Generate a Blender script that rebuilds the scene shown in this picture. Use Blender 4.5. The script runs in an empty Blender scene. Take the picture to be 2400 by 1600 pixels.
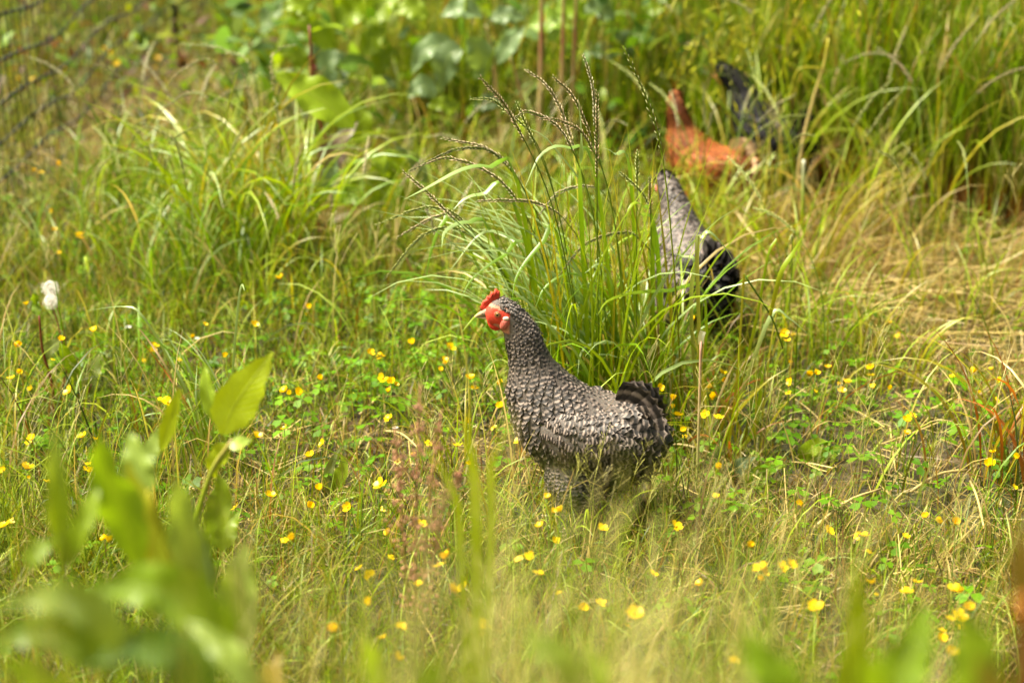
import bpy, math, random
import numpy as np
from mathutils import Vector

random.seed(11)
rng = np.random.default_rng(11)
D2R = math.radians
C = bpy.context.scene.collection
scene = bpy.context.scene

# ------------------------------------------------------------------ camera, sky, sun, exposure
CAM_H, PITCH, FPX = 1.25, D2R(20.6), 3333.3
cam_data = bpy.data.cameras.new("camera")
cam_data.lens, cam_data.sensor_width = 50.0, 36.0
cam_data.clip_start, cam_data.clip_end = 0.05, 3000
cam_data.dof.use_dof = True
cam_data.dof.focus_distance = 2.62
cam_data.dof.aperture_fstop = 2.2
cam_data.dof.aperture_blades = 0
cam = bpy.data.objects.new("camera", cam_data)
C.objects.link(cam)
cam.location = (0, 0, CAM_H)
cam.rotation_euler = (math.pi / 2 - PITCH, 0, 0)
scene.camera = cam

SUN_EL, SUN_AZ = D2R(60), D2R(-88)      # azimuth measured from +Y (view direction) towards +X
world = bpy.data.worlds.new("World")
scene.world = world
world.use_nodes = True
wn = world.node_tree.nodes
wl = world.node_tree.links
wn.clear()
sky = wn.new("ShaderNodeTexSky")
sky.sky_type = 'NISHITA'
sky.sun_disc = False
sky.sun_elevation = SUN_EL
sky.sun_rotation = SUN_AZ
sky.air_density, sky.dust_density, sky.ozone_density = 1.0, 6.0, 0.4
bg = wn.new("ShaderNodeBackground")
bg.inputs["Strength"].default_value = 0.06
wo = wn.new("ShaderNodeOutputWorld")
hazy = wn.new("ShaderNodeMix"); hazy.data_type = 'RGBA'; hazy.blend_type = 'MULTIPLY'   # thin warm cloud veil: takes the blue out of the sky light
hazy.inputs[0].default_value = 1.0
hazy.inputs[7].default_value = (1.15, 1.02, 0.66, 1)
wl.new(sky.outputs[0], hazy.inputs[6])
wl.new(hazy.outputs[2], bg.inputs[0])
wl.new(bg.outputs[0], wo.inputs[0])

sun_data = bpy.data.lights.new("sun", 'SUN')
sun_data.energy = 3.3
sun_data.angle = D2R(20)
sun_data.color = (1.0, 0.95, 0.83)
sun = bpy.data.objects.new("sun", sun_data)
C.objects.link(sun)
sd = Vector((math.sin(SUN_AZ) * math.cos(SUN_EL), math.cos(SUN_AZ) * math.cos(SUN_EL), math.sin(SUN_EL)))
sun.rotation_euler = sd.to_track_quat('Z', 'Y').to_euler()
sun.location = sd * 20

vs = scene.view_settings
vs.view_transform, vs.look, vs.exposure, vs.gamma = 'Standard', 'None', 2.22, 1.0
vs.use_curve_mapping = False
scene.render.engine = 'CYCLES'
cy = scene.cycles
cy.use_denoising = True
try:
    cy.denoiser = 'OPENIMAGEDENOISE'
except Exception:
    pass
cy.max_bounces, cy.diffuse_bounces, cy.glossy_bounces, cy.transmission_bounces = 4, 2, 2, 3
cy.sample_clamp_indirect = 4.0

# ------------------------------------------------------------------ picture <-> place
CT, ST = math.cos(PITCH), math.sin(PITCH)
def ray(px, py):
    a, b = (px - 1200.0) / FPX, (py - 800.0) / FPX
    return np.array([a, CT - b * ST, -ST - b * CT])
def on_plane(px, py, z=0.0):
    d = ray(px, py)
    return np.array([0, 0, CAM_H]) + d * ((z - CAM_H) / d[2])
def at_y(px, py, y):
    d = ray(px, py)
    return np.array([0, 0, CAM_H]) + d * (y / d[1])

# ------------------------------------------------------------------ helpers: objects
def put(o, parent=None):
    C.objects.link(o)
    if parent is not None:
        o.parent = parent
    return o
def tag(o, label=None, cat=None, group=None, kind=None):
    if label: o["label"] = label
    if cat: o["category"] = cat
    if group: o["group"] = group
    if kind: o["kind"] = kind
    return o
def thing(name, label, cat, loc=(0, 0, 0), group=None):
    o = bpy.data.objects.new(name, None)
    o.empty_display_size = 0.02
    o.location = tuple(float(v) for v in loc)
    put(o)
    return tag(o, label, cat, group)

def mesh_np(name, V, F, mat, col=None, uv=None, smooth=True):
    """V (n,3), F (m,4) or list of index tuples, col (n,3|4) per vertex, uv (n,2) per vertex"""
    me = bpy.data.meshes.new(name)
    V = np.asarray(V, dtype=np.float32)
    if isinstance(F, np.ndarray):
        m, k = F.shape
        me.vertices.add(len(V))
        me.vertices.foreach_set("co", V.ravel())
        me.loops.add(m * k)
        me.loops.foreach_set("vertex_index", F.astype(np.int32).ravel())
        me.polygons.add(m)
        me.polygons.foreach_set("loop_start", np.arange(0, m * k, k, dtype=np.int32))
        me.polygons.foreach_set("loop_total", np.full(m, k, dtype=np.int32))
        me.update(calc_edges=True)
    else:
        me.from_pydata([tuple(map(float, v)) for v in V], [], [tuple(int(i) for i in f) for f in F])
        me.update()
    if col is not None:
        col = np.asarray(col, dtype=np.float32)
        if col.shape[1] == 3:
            col = np.concatenate([col, np.ones((len(col), 1), np.float32)], 1)
        a = me.color_attributes.new("col", 'FLOAT_COLOR', 'POINT')
        a.data.foreach_set("color", col.ravel())
    if uv is not None:
        lay = me.uv_layers.new(name="uv")
        idx = np.empty(len(me.loops), dtype=np.int32)
        me.loops.foreach_get("vertex_index", idx)
        lay.data.foreach_set("uv", np.asarray(uv, dtype=np.float32)[idx].ravel())
    if smooth:
        me.polygons.foreach_set("use_smooth", np.ones(len(me.polygons), dtype=bool))
    if mat is not None:
        me.materials.append(mat)
    return me
def obj(name, me, parent=None, loc=None):
    o = bpy.data.objects.new(name, me)
    if loc is not None:
        o.location = tuple(float(v) for v in loc)
    return put(o, parent)

class MB:
    """collects pieces of ONE part"""
    def __init__(self): self.V, self.F, self.C, self.n = [], [], [], 0
    def add(self, V, F, col):
        V = np.asarray(V, float)
        col = np.asarray(col, float)
        if col.ndim == 1: col = np.tile(col, (len(V), 1))
        self.V.append(V); self.C.append(col[:, :3])
        self.F += [tuple(int(i) + self.n for i in f) for f in F]
        self.n += len(V)
        return self
    def mesh(self, name, mat, origin=(0, 0, 0), smooth=True):
        return mesh_np(name, np.concatenate(self.V) - np.asarray(origin, float), self.F, mat, np.concatenate(self.C), smooth=smooth)
    def build(self, name, mat, parent=None, origin=(0, 0, 0), loc=None, smooth=True):
        return obj(name, self.mesh(name, mat, origin, smooth), parent, loc)

def unit(v):
    v = np.asarray(v, float)
    return v / (np.linalg.norm(v, axis=-1, keepdims=True) + 1e-12)
def catmull(P, n):
    P = np.asarray(P, float)
    if len(P) == 2:
        t = np.linspace(0, 1, n)[:, None]
        return P[0] * (1 - t) + P[1] * t
    Q = np.vstack([2 * P[0] - P[1], P, 2 * P[-1] - P[-2]])
    m = len(P) - 1
    out = []
    for x in np.linspace(0, m - 1e-9, n):
        i = int(x); t = x - i
        p0, p1, p2, p3 = Q[i], Q[i + 1], Q[i + 2], Q[i + 3]
        out.append(0.5 * (2 * p1 + (p2 - p0) * t + (2 * p0 - 5 * p1 + 4 * p2 - p3) * t * t + (3 * p1 - p0 - 3 * p2 + p3) * t ** 3))
    return np.array(out)
def grid_faces(nu, nv, off=0, wrap=False):
    F = []
    for i in range(nu - 1):
        for j in range(nv if wrap else nv - 1):
            k = (j + 1) % nv
            F.append((off + i * nv + j, off + i * nv + k, off + (i + 1) * nv + k, off + (i + 1) * nv + j))
    return F
def tube(P, R, sides=5, caps=True):
    P = np.asarray(P, float); n = len(P)
    R = np.broadcast_to(np.asarray(R, float), (n,))
    T = unit(np.gradient(P, axis=0))
    up = np.array([0.31, 0.9, 0.29])
    A = unit(np.cross(T, up)); B = np.cross(T, A)
    ang = np.linspace(0, 2 * math.pi, sides, endpoint=False)
    V = (P[:, None] + R[:, None, None] * (np.cos(ang)[None, :, None] * A[:, None] + np.sin(ang)[None, :, None] * B[:, None])).reshape(-1, 3)
    F = grid_faces(n, sides, 0, True)
    if caps:
        F.append(tuple(range(sides))[::-1]); F.append(tuple(range((n - 1) * sides, n * sides)))
    return V, F
def lerp_cols(stops, n):
    stops = np.asarray(stops, float)
    x = np.linspace(0, len(stops) - 1, n)
    i = np.clip(x.astype(int), 0, len(stops) - 2)
    t = (x - i)[:, None]
    return stops[i] * (1 - t) + stops[i + 1] * t

# ------------------------------------------------------------------ materials
def new_mat(name):
    m = bpy.data.materials.new(name)
    m.use_nodes = True
    m.node_tree.nodes.clear()
    return m, m.node_tree.nodes, m.node_tree.links
def mat_foliage(name, translucency=0.42, rough=0.42, spec=0.5, streak=0.25, veins=False, tcol=(1.25, 1.15, 0.55)):
    m, N, L = new_mat(name)
    at = N.new("ShaderNodeAttribute"); at.attribute_name = "col"
    tc = N.new("ShaderNodeTexCoord")
    nz = N.new("ShaderNodeTexNoise"); nz.inputs["Scale"].default_value = 260; nz.inputs["Detail"].default_value = 3
    L.new(tc.outputs["Object"], nz.inputs["Vector"])
    mr = N.new("ShaderNodeMapRange"); mr.inputs[3].default_value = 1 - streak; mr.inputs[4].default_value = 1 + streak
    L.new(nz.outputs[0], mr.inputs[0])
    mul = N.new("ShaderNodeVectorMath"); mul.operation = 'SCALE'
    L.new(at.outputs["Color"], mul.inputs[0]); L.new(mr.outputs[0], mul.inputs["Scale"])
    colsock = mul.outputs[0]
    bumpsock = None
    if veins:
        uv = N.new("ShaderNodeUVMap"); uv.uv_map = "uv"
        sx = N.new("ShaderNodeSeparateXYZ"); L.new(uv.outputs[0], sx.inputs[0])
        ab = N.new("ShaderNodeMath"); ab.operation = 'ABSOLUTE'; L.new(sx.outputs[0], ab.inputs[0])
        mid = N.new("ShaderNodeMapRange"); mid.inputs[1].default_value = 0.0; mid.inputs[2].default_value = 0.06
        mid.inputs[3].default_value = 1; mid.inputs[4].default_value = 0
        L.new(ab.outputs[0], mid.inputs[0])
        # side veins: slanted stripes
        a1 = N.new("ShaderNodeMath"); a1.operation = 'MULTIPLY_ADD'; a1.inputs[1].default_value = -0.22
        L.new(ab.outputs[0], a1.inputs[0]); L.new(sx.outputs[1], a1.inputs[2])
        a2 = N.new("ShaderNodeMath"); a2.operation = 'MULTIPLY'; a2.inputs[1].default_value = 75.0; L.new(a1.outputs[0], a2.inputs[0])
        a3 = N.new("ShaderNodeMath"); a3.operation = 'SINE'; L.new(a2.outputs[0], a3.inputs[0])
        a4 = N.new("ShaderNodeMapRange"); a4.inputs[1].default_value = 0.8; a4.inputs[2].default_value = 1.0
        a4.inputs[3].default_value = 0; a4.inputs[4].default_value = 0.4
        L.new(a3.outputs[0], a4.inputs[0])
        mx = N.new("ShaderNodeMath"); mx.operation = 'MAXIMUM'; L.new(mid.outputs[0], mx.inputs[0]); L.new(a4.outputs[0], mx.inputs[1])
        half = N.new("ShaderNodeMath"); half.operation = 'MULTIPLY'; half.inputs[1].default_value = 0.55; L.new(mx.outputs[0], half.inputs[0])
        mixc = N.new("ShaderNodeMix"); mixc.data_type = 'RGBA'; mixc.inputs[7].default_value = (0.27, 0.33, 0.04, 1)
        L.new(half.outputs[0], mixc.inputs[0]); L.new(colsock, mixc.inputs[6])
        colsock = mixc.outputs[2]
        bp = N.new("ShaderNodeBump"); bp.inputs["Strength"].default_value = 0.5; bp.inputs["Distance"].default_value = 0.002
        L.new(mx.outputs[0], bp.inputs["Height"]); bumpsock = bp.outputs[0]
    p = N.new("ShaderNodeBsdfPrincipled")
    p.inputs["Roughness"].default_value = rough
    p.inputs["Specular IOR Level"].default_value = spec
    L.new(colsock, p.inputs["Base Color"])
    if bumpsock: L.new(bumpsock, p.inputs["Normal"])
    tr = N.new("ShaderNodeBsdfTranslucent")
    tm = N.new("ShaderNodeVectorMath"); tm.operation = 'MULTIPLY'; tm.inputs[1].default_value = tcol
    L.new(colsock, tm.inputs[0]); L.new(tm.outputs[0], tr.inputs[0])
    mix = N.new("ShaderNodeMixShader"); mix.inputs[0].default_value = translucency
    out = N.new("ShaderNodeOutputMaterial")
    L.new(p.outputs[0], mix.inputs[1]); L.new(tr.outputs[0], mix.inputs[2]); L.new(mix.outputs[0], out.inputs[0])
    return m
def mat_attr(name, rough=0.6, spec=0.4, noise=0.2, scale=300, bump=0.0, sss=0.0, tint=None):
    m, N, L = new_mat(name)
    p = N.new("ShaderNodeBsdfPrincipled"); out = N.new("ShaderNodeOutputMaterial")
    at = N.new("ShaderNodeAttribute"); at.attribute_name = "col"
    tc = N.new("ShaderNodeTexCoord")
    nz = N.new("ShaderNodeTexNoise"); nz.inputs["Scale"].default_value = scale; nz.inputs["Detail"].default_value = 4
    L.new(tc.outputs["Object"], nz.inputs["Vector"])
    mr = N.new("ShaderNodeMapRange"); mr.inputs[3].default_value = 1 - noise; mr.inputs[4].default_value = 1 + noise
    L.new(nz.outputs[0], mr.inputs[0])
    mul = N.new("ShaderNodeVectorMath"); mul.operation = 'SCALE'
    L.new(at.outputs["Color"], mul.inputs[0]); L.new(mr.outputs[0], mul.inputs["Scale"])
    L.new(mul.outputs[0], p.inputs["Base Color"])
    p.inputs["Roughness"].default_value = rough; p.inputs["Specular IOR Level"].default_value = spec
    if sss:
        p.inputs["Subsurface Weight"].default_value = sss
        p.inputs["Subsurface Radius"].default_value = (0.006, 0.002, 0.001)
        p.inputs["Subsurface Scale"].default_value = 1.0
    if bump:
        bp = N.new("ShaderNodeBump"); bp.inputs["Strength"].default_value = bump; bp.inputs["Distance"].default_value = 0.0015
        L.new(nz.outputs[0], bp.inputs["Height"]); L.new(bp.outputs[0], p.inputs["Normal"])
    L.new(p.outputs[0], out.inputs[0])
    return m
def mat_feather(name, dark, light, tail, contrast=1.0, spec=0.35):
    """barred feather: uv.x = across (-1..1), uv.y = bar cycles counted from the tip; col.r tone, col.g share of tail colour"""
    m, N, L = new_mat(name)
    uv = N.new("ShaderNodeUVMap"); uv.uv_map = "uv"
    sx = N.new("ShaderNodeSeparateXYZ"); L.new(uv.outputs[0], sx.inputs[0])
    sq = N.new("ShaderNodeMath"); sq.operation = 'MULTIPLY'; L.new(sx.outputs[0], sq.inputs[0]); L.new(sx.outputs[0], sq.inputs[1])
    ad = N.new("ShaderNodeMath"); ad.operation = 'MULTIPLY_ADD'; ad.inputs[1].default_value = -0.22
    L.new(sq.outputs[0], ad.inputs[0]); L.new(sx.outputs[1], ad.inputs[2])
    tc = N.new("ShaderNodeTexCoord")
    nz = N.new("ShaderNodeTexNoise"); nz.inputs["Scale"].default_value = 170; nz.inputs["Detail"].default_value = 3
    L.new(tc.outputs["Object"], nz.inputs["Vector"])
    a2 = N.new("ShaderNodeMath"); a2.operation = 'MULTIPLY_ADD'; a2.inputs[1].default_value = 0.35
    L.new(nz.outputs[0], a2.inputs[0]); L.new(ad.outputs[0], a2.inputs[2])
    fr = N.new("ShaderNodeMath"); fr.operation = 'FRACT'; L.new(a2.outputs[0], fr.inputs[0])
    rp = N.new("ShaderNodeValToRGB")
    e = rp.color_ramp.elements
    e[0].position = 0.0; e[0].color = (0.25, 0.25, 0.25, 1)
    e[1].position = 1.0; e[1].color = (0.25, 0.25, 0.25, 1)
    for pos, v in ((0.07, 0.75), (0.20, 1.0), (0.35, 0.65), (0.47, 0.08), (0.80, 0.0), (0.93, 0.03)):
        k = e.new(pos); k.color = (v, v, v, 1)
    L.new(fr.outputs[0], rp.inputs[0])
    mc = N.new("ShaderNodeMix"); mc.data_type = 'RGBA'
    mc.inputs[6].default_value = (*dark, 1); mc.inputs[7].default_value = (*light, 1)
    cm = N.new("ShaderNodeMath"); cm.operation = 'MULTIPLY'; cm.inputs[1].default_value = contrast
    L.new(rp.outputs[0], cm.inputs[0]); L.new(cm.outputs[0], mc.inputs[0])
    at = N.new("ShaderNodeAttribute"); at.attribute_name = "col"
    sc = N.new("ShaderNodeSeparateColor"); L.new(at.outputs["Color"], sc.inputs[0])
    mt = N.new("ShaderNodeMix"); mt.data_type = 'RGBA'; mt.inputs[7].default_value = (*tail, 1)
    L.new(sc.outputs[1], mt.inputs[0]); L.new(mc.outputs[2], mt.inputs[6])
    mul = N.new("ShaderNodeVectorMath"); mul.operation = 'SCALE'
    L.new(mt.outputs[2], mul.inputs[0]); L.new(sc.outputs[0], mul.inputs["Scale"])
    p = N.new("ShaderNodeBsdfPrincipled"); out = N.new("ShaderNodeOutputMaterial")
    L.new(mul.outputs[0], p.inputs["Base Color"])
    p.inputs["Roughness"].default_value = 0.5; p.inputs["Specular IOR Level"].default_value = spec
    # barbs: fine slanted relief
    ab = N.new("ShaderNodeMath"); ab.operation = 'ABSOLUTE'; L.new(sx.outputs[0], ab.inputs[0])
    b1 = N.new("ShaderNodeMath"); b1.operation = 'MULTIPLY_ADD'; b1.inputs[1].default_value = 0.5
    L.new(ab.outputs[0], b1.inputs[0]); L.new(sx.outputs[1], b1.inputs[2])
    b2 = N.new("ShaderNodeMath"); b2.operation = 'MULTIPLY'; b2.inputs[1].default_value = 60; L.new(b1.outputs[0], b2.inputs[0])
    b3 = N.new("ShaderNodeMath"); b3.operation = 'SINE'; L.new(b2.outputs[0], b3.inputs[0])
    bp = N.new("ShaderNodeBump"); bp.inputs["Strength"].default_value = 0.25; bp.inputs["Distance"].default_value = 0.0004
    L.new(b3.outputs[0], bp.inputs["Height"]); L.new(bp.outputs[0], p.inputs["Normal"])
    L.new(p.outputs[0], out.inputs[0])
    return m

M_GRASS = mat_foliage("grass_blade", 0.40, 0.45, 0.28)
M_BLADE = mat_foliage("broad_grass_blade", 0.40, 0.36, 0.55, 0.15)
M_STEM = mat_foliage("grass_stem", 0.15, 0.45, 0.4, 0.2)
M_SEED = mat_foliage("seed_head", 0.25, 0.55, 0.35, 0.3, tcol=(1.1, 1.0, 0.8))
M_STRAW = mat_foliage("straw", 0.2, 0.5, 0.45, 0.3, tcol=(1.1, 1.0, 0.7))
M_LEAF = mat_foliage("dock_leaf", 0.45, 0.42, 0.45, 0.2, veins=True)
M_HERB = mat_foliage("small_herb_leaf", 0.45, 0.5, 0.25, 0.2)
M_PETAL = mat_foliage("buttercup_petal", 0.35, 0.35, 0.25, 0.05, tcol=(1.1, 1.0, 0.6))
M_PUFF = mat_foliage("dandelion_down", 0.5, 0.6, 0.2, 0.05, tcol=(1, 1, 1))
M_FENCE = mat_attr("fence_twine", 0.6, 0.3, 0.3, 400)
M_SKIN = mat_attr("comb_and_face_skin", 0.55, 0.3, 0.55, 520, bump=0.9, sss=0.2)
M_HORN = mat_attr("beak_horn", 0.35, 0.5, 0.15, 500)
M_EYE = mat_attr("eye", 0.05, 0.8, 0.1, 900)
M_SHANK = mat_attr("scaly_shank", 0.5, 0.4, 0.3, 600, bump=0.6)

# ------------------------------------------------------------------ ground
def mat_ground():
    m, N, L = new_mat("meadow_soil")
    p = N.new("ShaderNodeBsdfPrincipled"); out = N.new("ShaderNodeOutputMaterial")
    tc = N.new("ShaderNodeTexCoord")
    n1 = N.new("ShaderNodeTexNoise"); n1.inputs["Scale"].default_value = 3.5; n1.inputs["Detail"].default_value = 8
    n2 = N.new("ShaderNodeTexNoise"); n2.inputs["Scale"].default_value = 60; n2.inputs["Detail"].default_value = 8
    L.new(tc.outputs["Object"], n1.inputs["Vector"]); L.new(tc.outputs["Object"], n2.inputs["Vector"])
    r1 = N.new("ShaderNodeValToRGB")
    e = r1.color_ramp.elements
    e[0].position = 0.35; e[0].color = (0.022, 0.030, 0.007, 1)
    e[1].position = 0.72; e[1].color = (0.075, 0.052, 0.024, 1)
    k = e.new(0.5); k.color = (0.035, 0.028, 0.012, 1)
    L.new(n1.outputs[0], r1.inputs[0])
    r2 = N.new("ShaderNodeValToRGB")
    e = r2.color_ramp.elements
    e[0].position = 0.3; e[0].color = (0.45, 0.4, 0.35, 1)
    e[1].position = 0.75; e[1].color = (1.7, 1.6, 1.3, 1)
    L.new(n2.outputs[0], r2.inputs[0])
    mx = N.new("ShaderNodeMix"); mx.data_type = 'RGBA'; mx.blend_type = 'MULTIPLY'; mx.inputs[0].default_value = 1
    L.new(r1.outputs[0], mx.inputs[6]); L.new(r2.outputs[0], mx.inputs[7])
    L.new(mx.outputs[2], p.inputs["Base Color"])
    p.inputs["Roughness"].default_value = 0.95
    bp = N.new("ShaderNodeBump"); bp.inputs["Strength"].default_value = 0.8; bp.inputs["Distance"].default_value = 0.02
    L.new(n2.outputs[0], bp.inputs["Height"]); L.new(bp.outputs[0], p.inputs["Normal"])
    L.new(p.outputs[0], out.inputs[0])
    return m
def ground_z(x, y):
    x = np.asarray(x, float); y = np.asarray(y, float)
    f = np.clip((np.hypot(x, y - 4) - 9) / 8, 0, 1)
    z = 0.012 * np.sin(2.3 * x + 0.7) * np.cos(1.9 * y + 0.3) + 0.008 * np.sin(5.1 * x + 3.0 * y) + 0.006 * np.sin(9 * y - 4 * x)
    return z * (1 - f)
xs = np.unique(np.concatenate([np.linspace(-9, 9, 121), -np.geomspace(9, 1500, 14), np.geomspace(9, 1500, 14)]))
ys = np.unique(np.concatenate([np.linspace(-4, 16, 134), -np.geomspace(4, 1500, 14), np.geomspace(16, 1500, 14)]))
GX, GY = np.meshgrid(xs, ys, indexing='ij')
GV = np.stack([GX, GY, ground_z(GX, GY)], -1).reshape(-1, 3)
idx = np.arange(len(xs) * len(ys)).reshape(len(xs), len(ys))
GF = np.stack([idx[:-1, :-1], idx[1:, :-1], idx[1:, 1:], idx[:-1, 1:]], -1).reshape(-1, 4)
tag(obj("ground", mesh_np("ground", GV, GF, mat_ground())), kind="structure")

# ------------------------------------------------------------------ zones of the meadow (in metres on the ground)
def blob(px, py, rx, ry, **k):
    p = on_plane(px, py); return (p[0], p[1], rx, ry, k)
ZONES = [
    blob(2200, 690, 0.75, 0.42, dry=0.5, h=0.9, short=.3),
    blob(1960, 600, 0.40, 0.40, dry=0.6, h=0.8),
    blob(2350, 900, 0.35, 0.35, dry=0.55, h=0.7),
    blob(2000, 1130, 0.55, 0.30, dry=0.28, h=0.6),
    blob(860, 850, 0.50, 0.42, dry=-0.55, h=0.7, lush=1.0),
    blob(1950, 1010, 0.38, 0.25, dry=-0.1, h=0.6, lush=0.8),
    blob(800, 1040, 0.40, 0.10, dry=0.5, h=0.7),
    blob(1230, 1110, 0.20, 0.12, dry=0.5, h=0.6),
    blob(600, 1170, 0.28, 0.16, dry=0.4, h=0.7),
    blob(100, 1000, 0.45, 0.45, dry=-0.35, h=0.9, lush=0.5),
    blob(420, 640, 0.60, 0.60, dry=0.05, h=1.25),
    blob(320, 270, 0.30, 1.3, dry=0.85, h=0.4, brown=.4, short=1),
    blob(60, 200, 0.4, 0.9, dry=0.3, h=1.3, brown=0.8),
    blob(1500, 1400, 0.6, 0.25, dry=0.08, h=0.9),
    blob(1750, 620, 0.35, 0.6, dry=0.2, h=1.4),
    blob(1100, 560, 0.8, 0.7, dry=-0.2, h=1.1),
    blob(2200, 1400, 0.4, 0.3, dry=0.3, h=0.8),
]
def zone(x, y, key, base=0.0):
    out = np.full(np.shape(x), base, float)
    for (cx, cyy, rx, ry, k) in ZONES:
        if key in k:
            w = np.exp(-(((x - cx) / rx) ** 2 + ((y - cyy) / ry) ** 2))
            out = out + w * (k[key] - (1.0 if key == 'h' else 0.0))
    return out
def lownoise(x, y, s=1.0, ph=0.0):
    x = x * s; y = y * s
    return (np.sin(1.7 * x + 2.1 * y + ph) + np.sin(-2.9 * x + 1.3 * y + 1.7 + ph) + np.sin(4.1 * x + 3.7 * y + 0.4 + 2 * ph) * 0.7 + np.sin(7.3 * x - 6.1 * y + ph) * 0.5) / 3.2

PAL = dict(green=(0.062, 0.165, 0.001), deep=(0.010, 0.042, 0.001), lime=(0.195, 0.285, 0.001), pale=(0.27, 0.36, 0.06),
           straw=(0.36, 0.28, 0.09), tan=(0.16, 0.105, 0.036), brown=(0.075, 0.036, 0.012), rust=(0.24, 0.08, 0.009), olive=(0.125, 0.160, 0.003))
PAL = {k: np.array(v) for k, v in PAL.items()}
def blade_cols(n, dry, browny=None, lime=0.45):
    """base colour and tip colour for n blades, dry = chance of a dead blade"""
    live = np.where((rng.random(n) < lime)[:, None], PAL['lime'], PAL['green'])
    t = rng.random((n, 1))
    live = live * (1 - t * 0.6) + PAL['olive'] * t * 0.6
    pl = rng.random(n) < 0.17
    live[pl] = PAL['pale'] * rng.uniform(.8, 1.4, (pl.sum(), 1))
    dp = rng.random(n) < 0.22
    live[dp] = PAL['deep']
    dead = np.where((rng.random(n) < 0.6)[:, None], PAL['straw'], PAL['tan'])
    if browny is not None:
        bm = rng.random(n) < browny * 0.7
        dead[bm] = PAL['brown'] * rng.uniform(0.8, 2.2, (bm.sum(), 1))
    isdead = rng.random(n) < dry
    c = np.where(isdead[:, None], dead, live) * rng.uniform(0.7, 1.3, (n, 1))
    base = c * 0.9 + np.where(isdead[:, None], PAL['tan'], PAL['straw'] * np.array([0.8, 0.7, 0.25])) * 0.18
    rb = rng.random(n) < 0.10
    base[rb] = PAL['rust']
    tip = c.copy()
    ty = rng.random(n) < 0.15
    tip[ty] = PAL['straw']
    return base, tip

def ribbons(base, L, W, az, lean, bend, cb, ct, S=4, p=1.4, tw=None, prof='blade'):
    """N ribbons as one quad mesh: returns V, F, col"""
    N = len(base)
    t = np.linspace(0, 1, S + 1)
    tm = (t[:-1] + t[1:]) / 2
    phi = lean[:, None] + bend[:, None] * tm[None] ** p
    ca, sa = np.cos(az)[:, None], np.sin(az)[:, None]
    d = np.stack([np.sin(phi) * ca, np.sin(phi) * sa, np.cos(phi)], -1) * (L / S)[:, None, None]
    P = np.concatenate([np.zeros((N, 1, 3)), np.cumsum(d, 1)], 1) + base[:, None]
    side = np.stack([-np.sin(az), np.cos(az), np.zeros(N)], -1)[:, None].repeat(S + 1, 1)
    if tw is not None:
        T = unit(np.gradient(P, axis=1))
        nrm = np.cross(T, side)
        a = (tw[:, None] * (0.4 + 0.6 * t[None]))[..., None]
        side = side * np.cos(a) + nrm * np.sin(a)
    if prof == 'blade':
        w = (0.65 + 0.8 * t * (1 - t)) * (1 - t ** 2.6) + 0.05
    elif prof == 'stem':
        w = 1 - 0.6 * t
    else:
        w = np.ones_like(t)
    w = w[None, :, None] * W[:, None, None] * 0.5
    V = np.stack([P - side * w, P + side * w], 2).reshape(-1, 3)
    i = (np.arange(N) * (S + 1) * 2)[:, None] + np.arange(S)[None] * 2
    F = np.stack([i, i + 1, i + 3, i + 2], -1).reshape(-1, 4)
    col = cb[:, None] * (1 - t[None, :, None]) + ct[:, None] * t[None, :, None]
    col = np.repeat(col[:, :, None], 2, 2).reshape(-1, 3)
    return V, F, col
class Big:
    def __init__(self): self.V, self.F, self.C, self.n = [], [], [], 0
    def add(self, V, F, Cc):
        self.V.append(V); self.F.append(F + self.n); self.C.append(Cc); self.n += len(V)
    def build(self, name, mat, label, cat):
        o = obj(name, mesh_np(name, np.concatenate(self.V), np.concatenate(self.F), mat, np.concatenate(self.C)))
        return tag(o, label, cat, kind="stuff")

def scatter(n, y0, y1, margin=0.7, power=1.0):
    """random ground points in the part of the meadow the camera looks at, a little wider than the frame"""
    y = y0 + (y1 - y0) * rng.random(n * 2) ** power
    hw = 0.365 * y * 1.05 + margin
    keep = rng.random(n * 2) < hw / hw.max()
    y = y[keep][:n]; hw = hw[keep][:n]
    x = rng.uniform(-1, 1, len(y)) * hw
    return x, y
def keep_clear(x, y, pts):
    m = np.ones(len(x), bool)
    for (cx, cyy, rx, ry) in pts:
        m &= ((x - cx) / rx) ** 2 + ((y - cyy) / ry) ** 2 > 1
    return m

HEN1 = on_plane(1362, 1235); HEN2 = on_plane(1612, 812); HEN3 = on_plane(1655, 535); HEN4 = on_plane(1792, 478)
CLEAR = [(HEN1[0] - 0.01, HEN1[1], 0.10, 0.07), (HEN2[0], HEN2[1], 0.09, 0.09)]

# boundary of the uncut tall growth at the back: where it starts (y) for every x
_bx = np.array([on_plane(px, py)[:2] for px, py in ((430, 90), (700, 230), (950, 330), (1300, 400), (1560, 440), (1800, 470), (2050, 520), (2400, 580), (2700, 640))])
def tall_start(x):
    o = np.argsort(_bx[:, 0])
    return np.interp(x, _bx[o, 0], _bx[o, 1])

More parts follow.
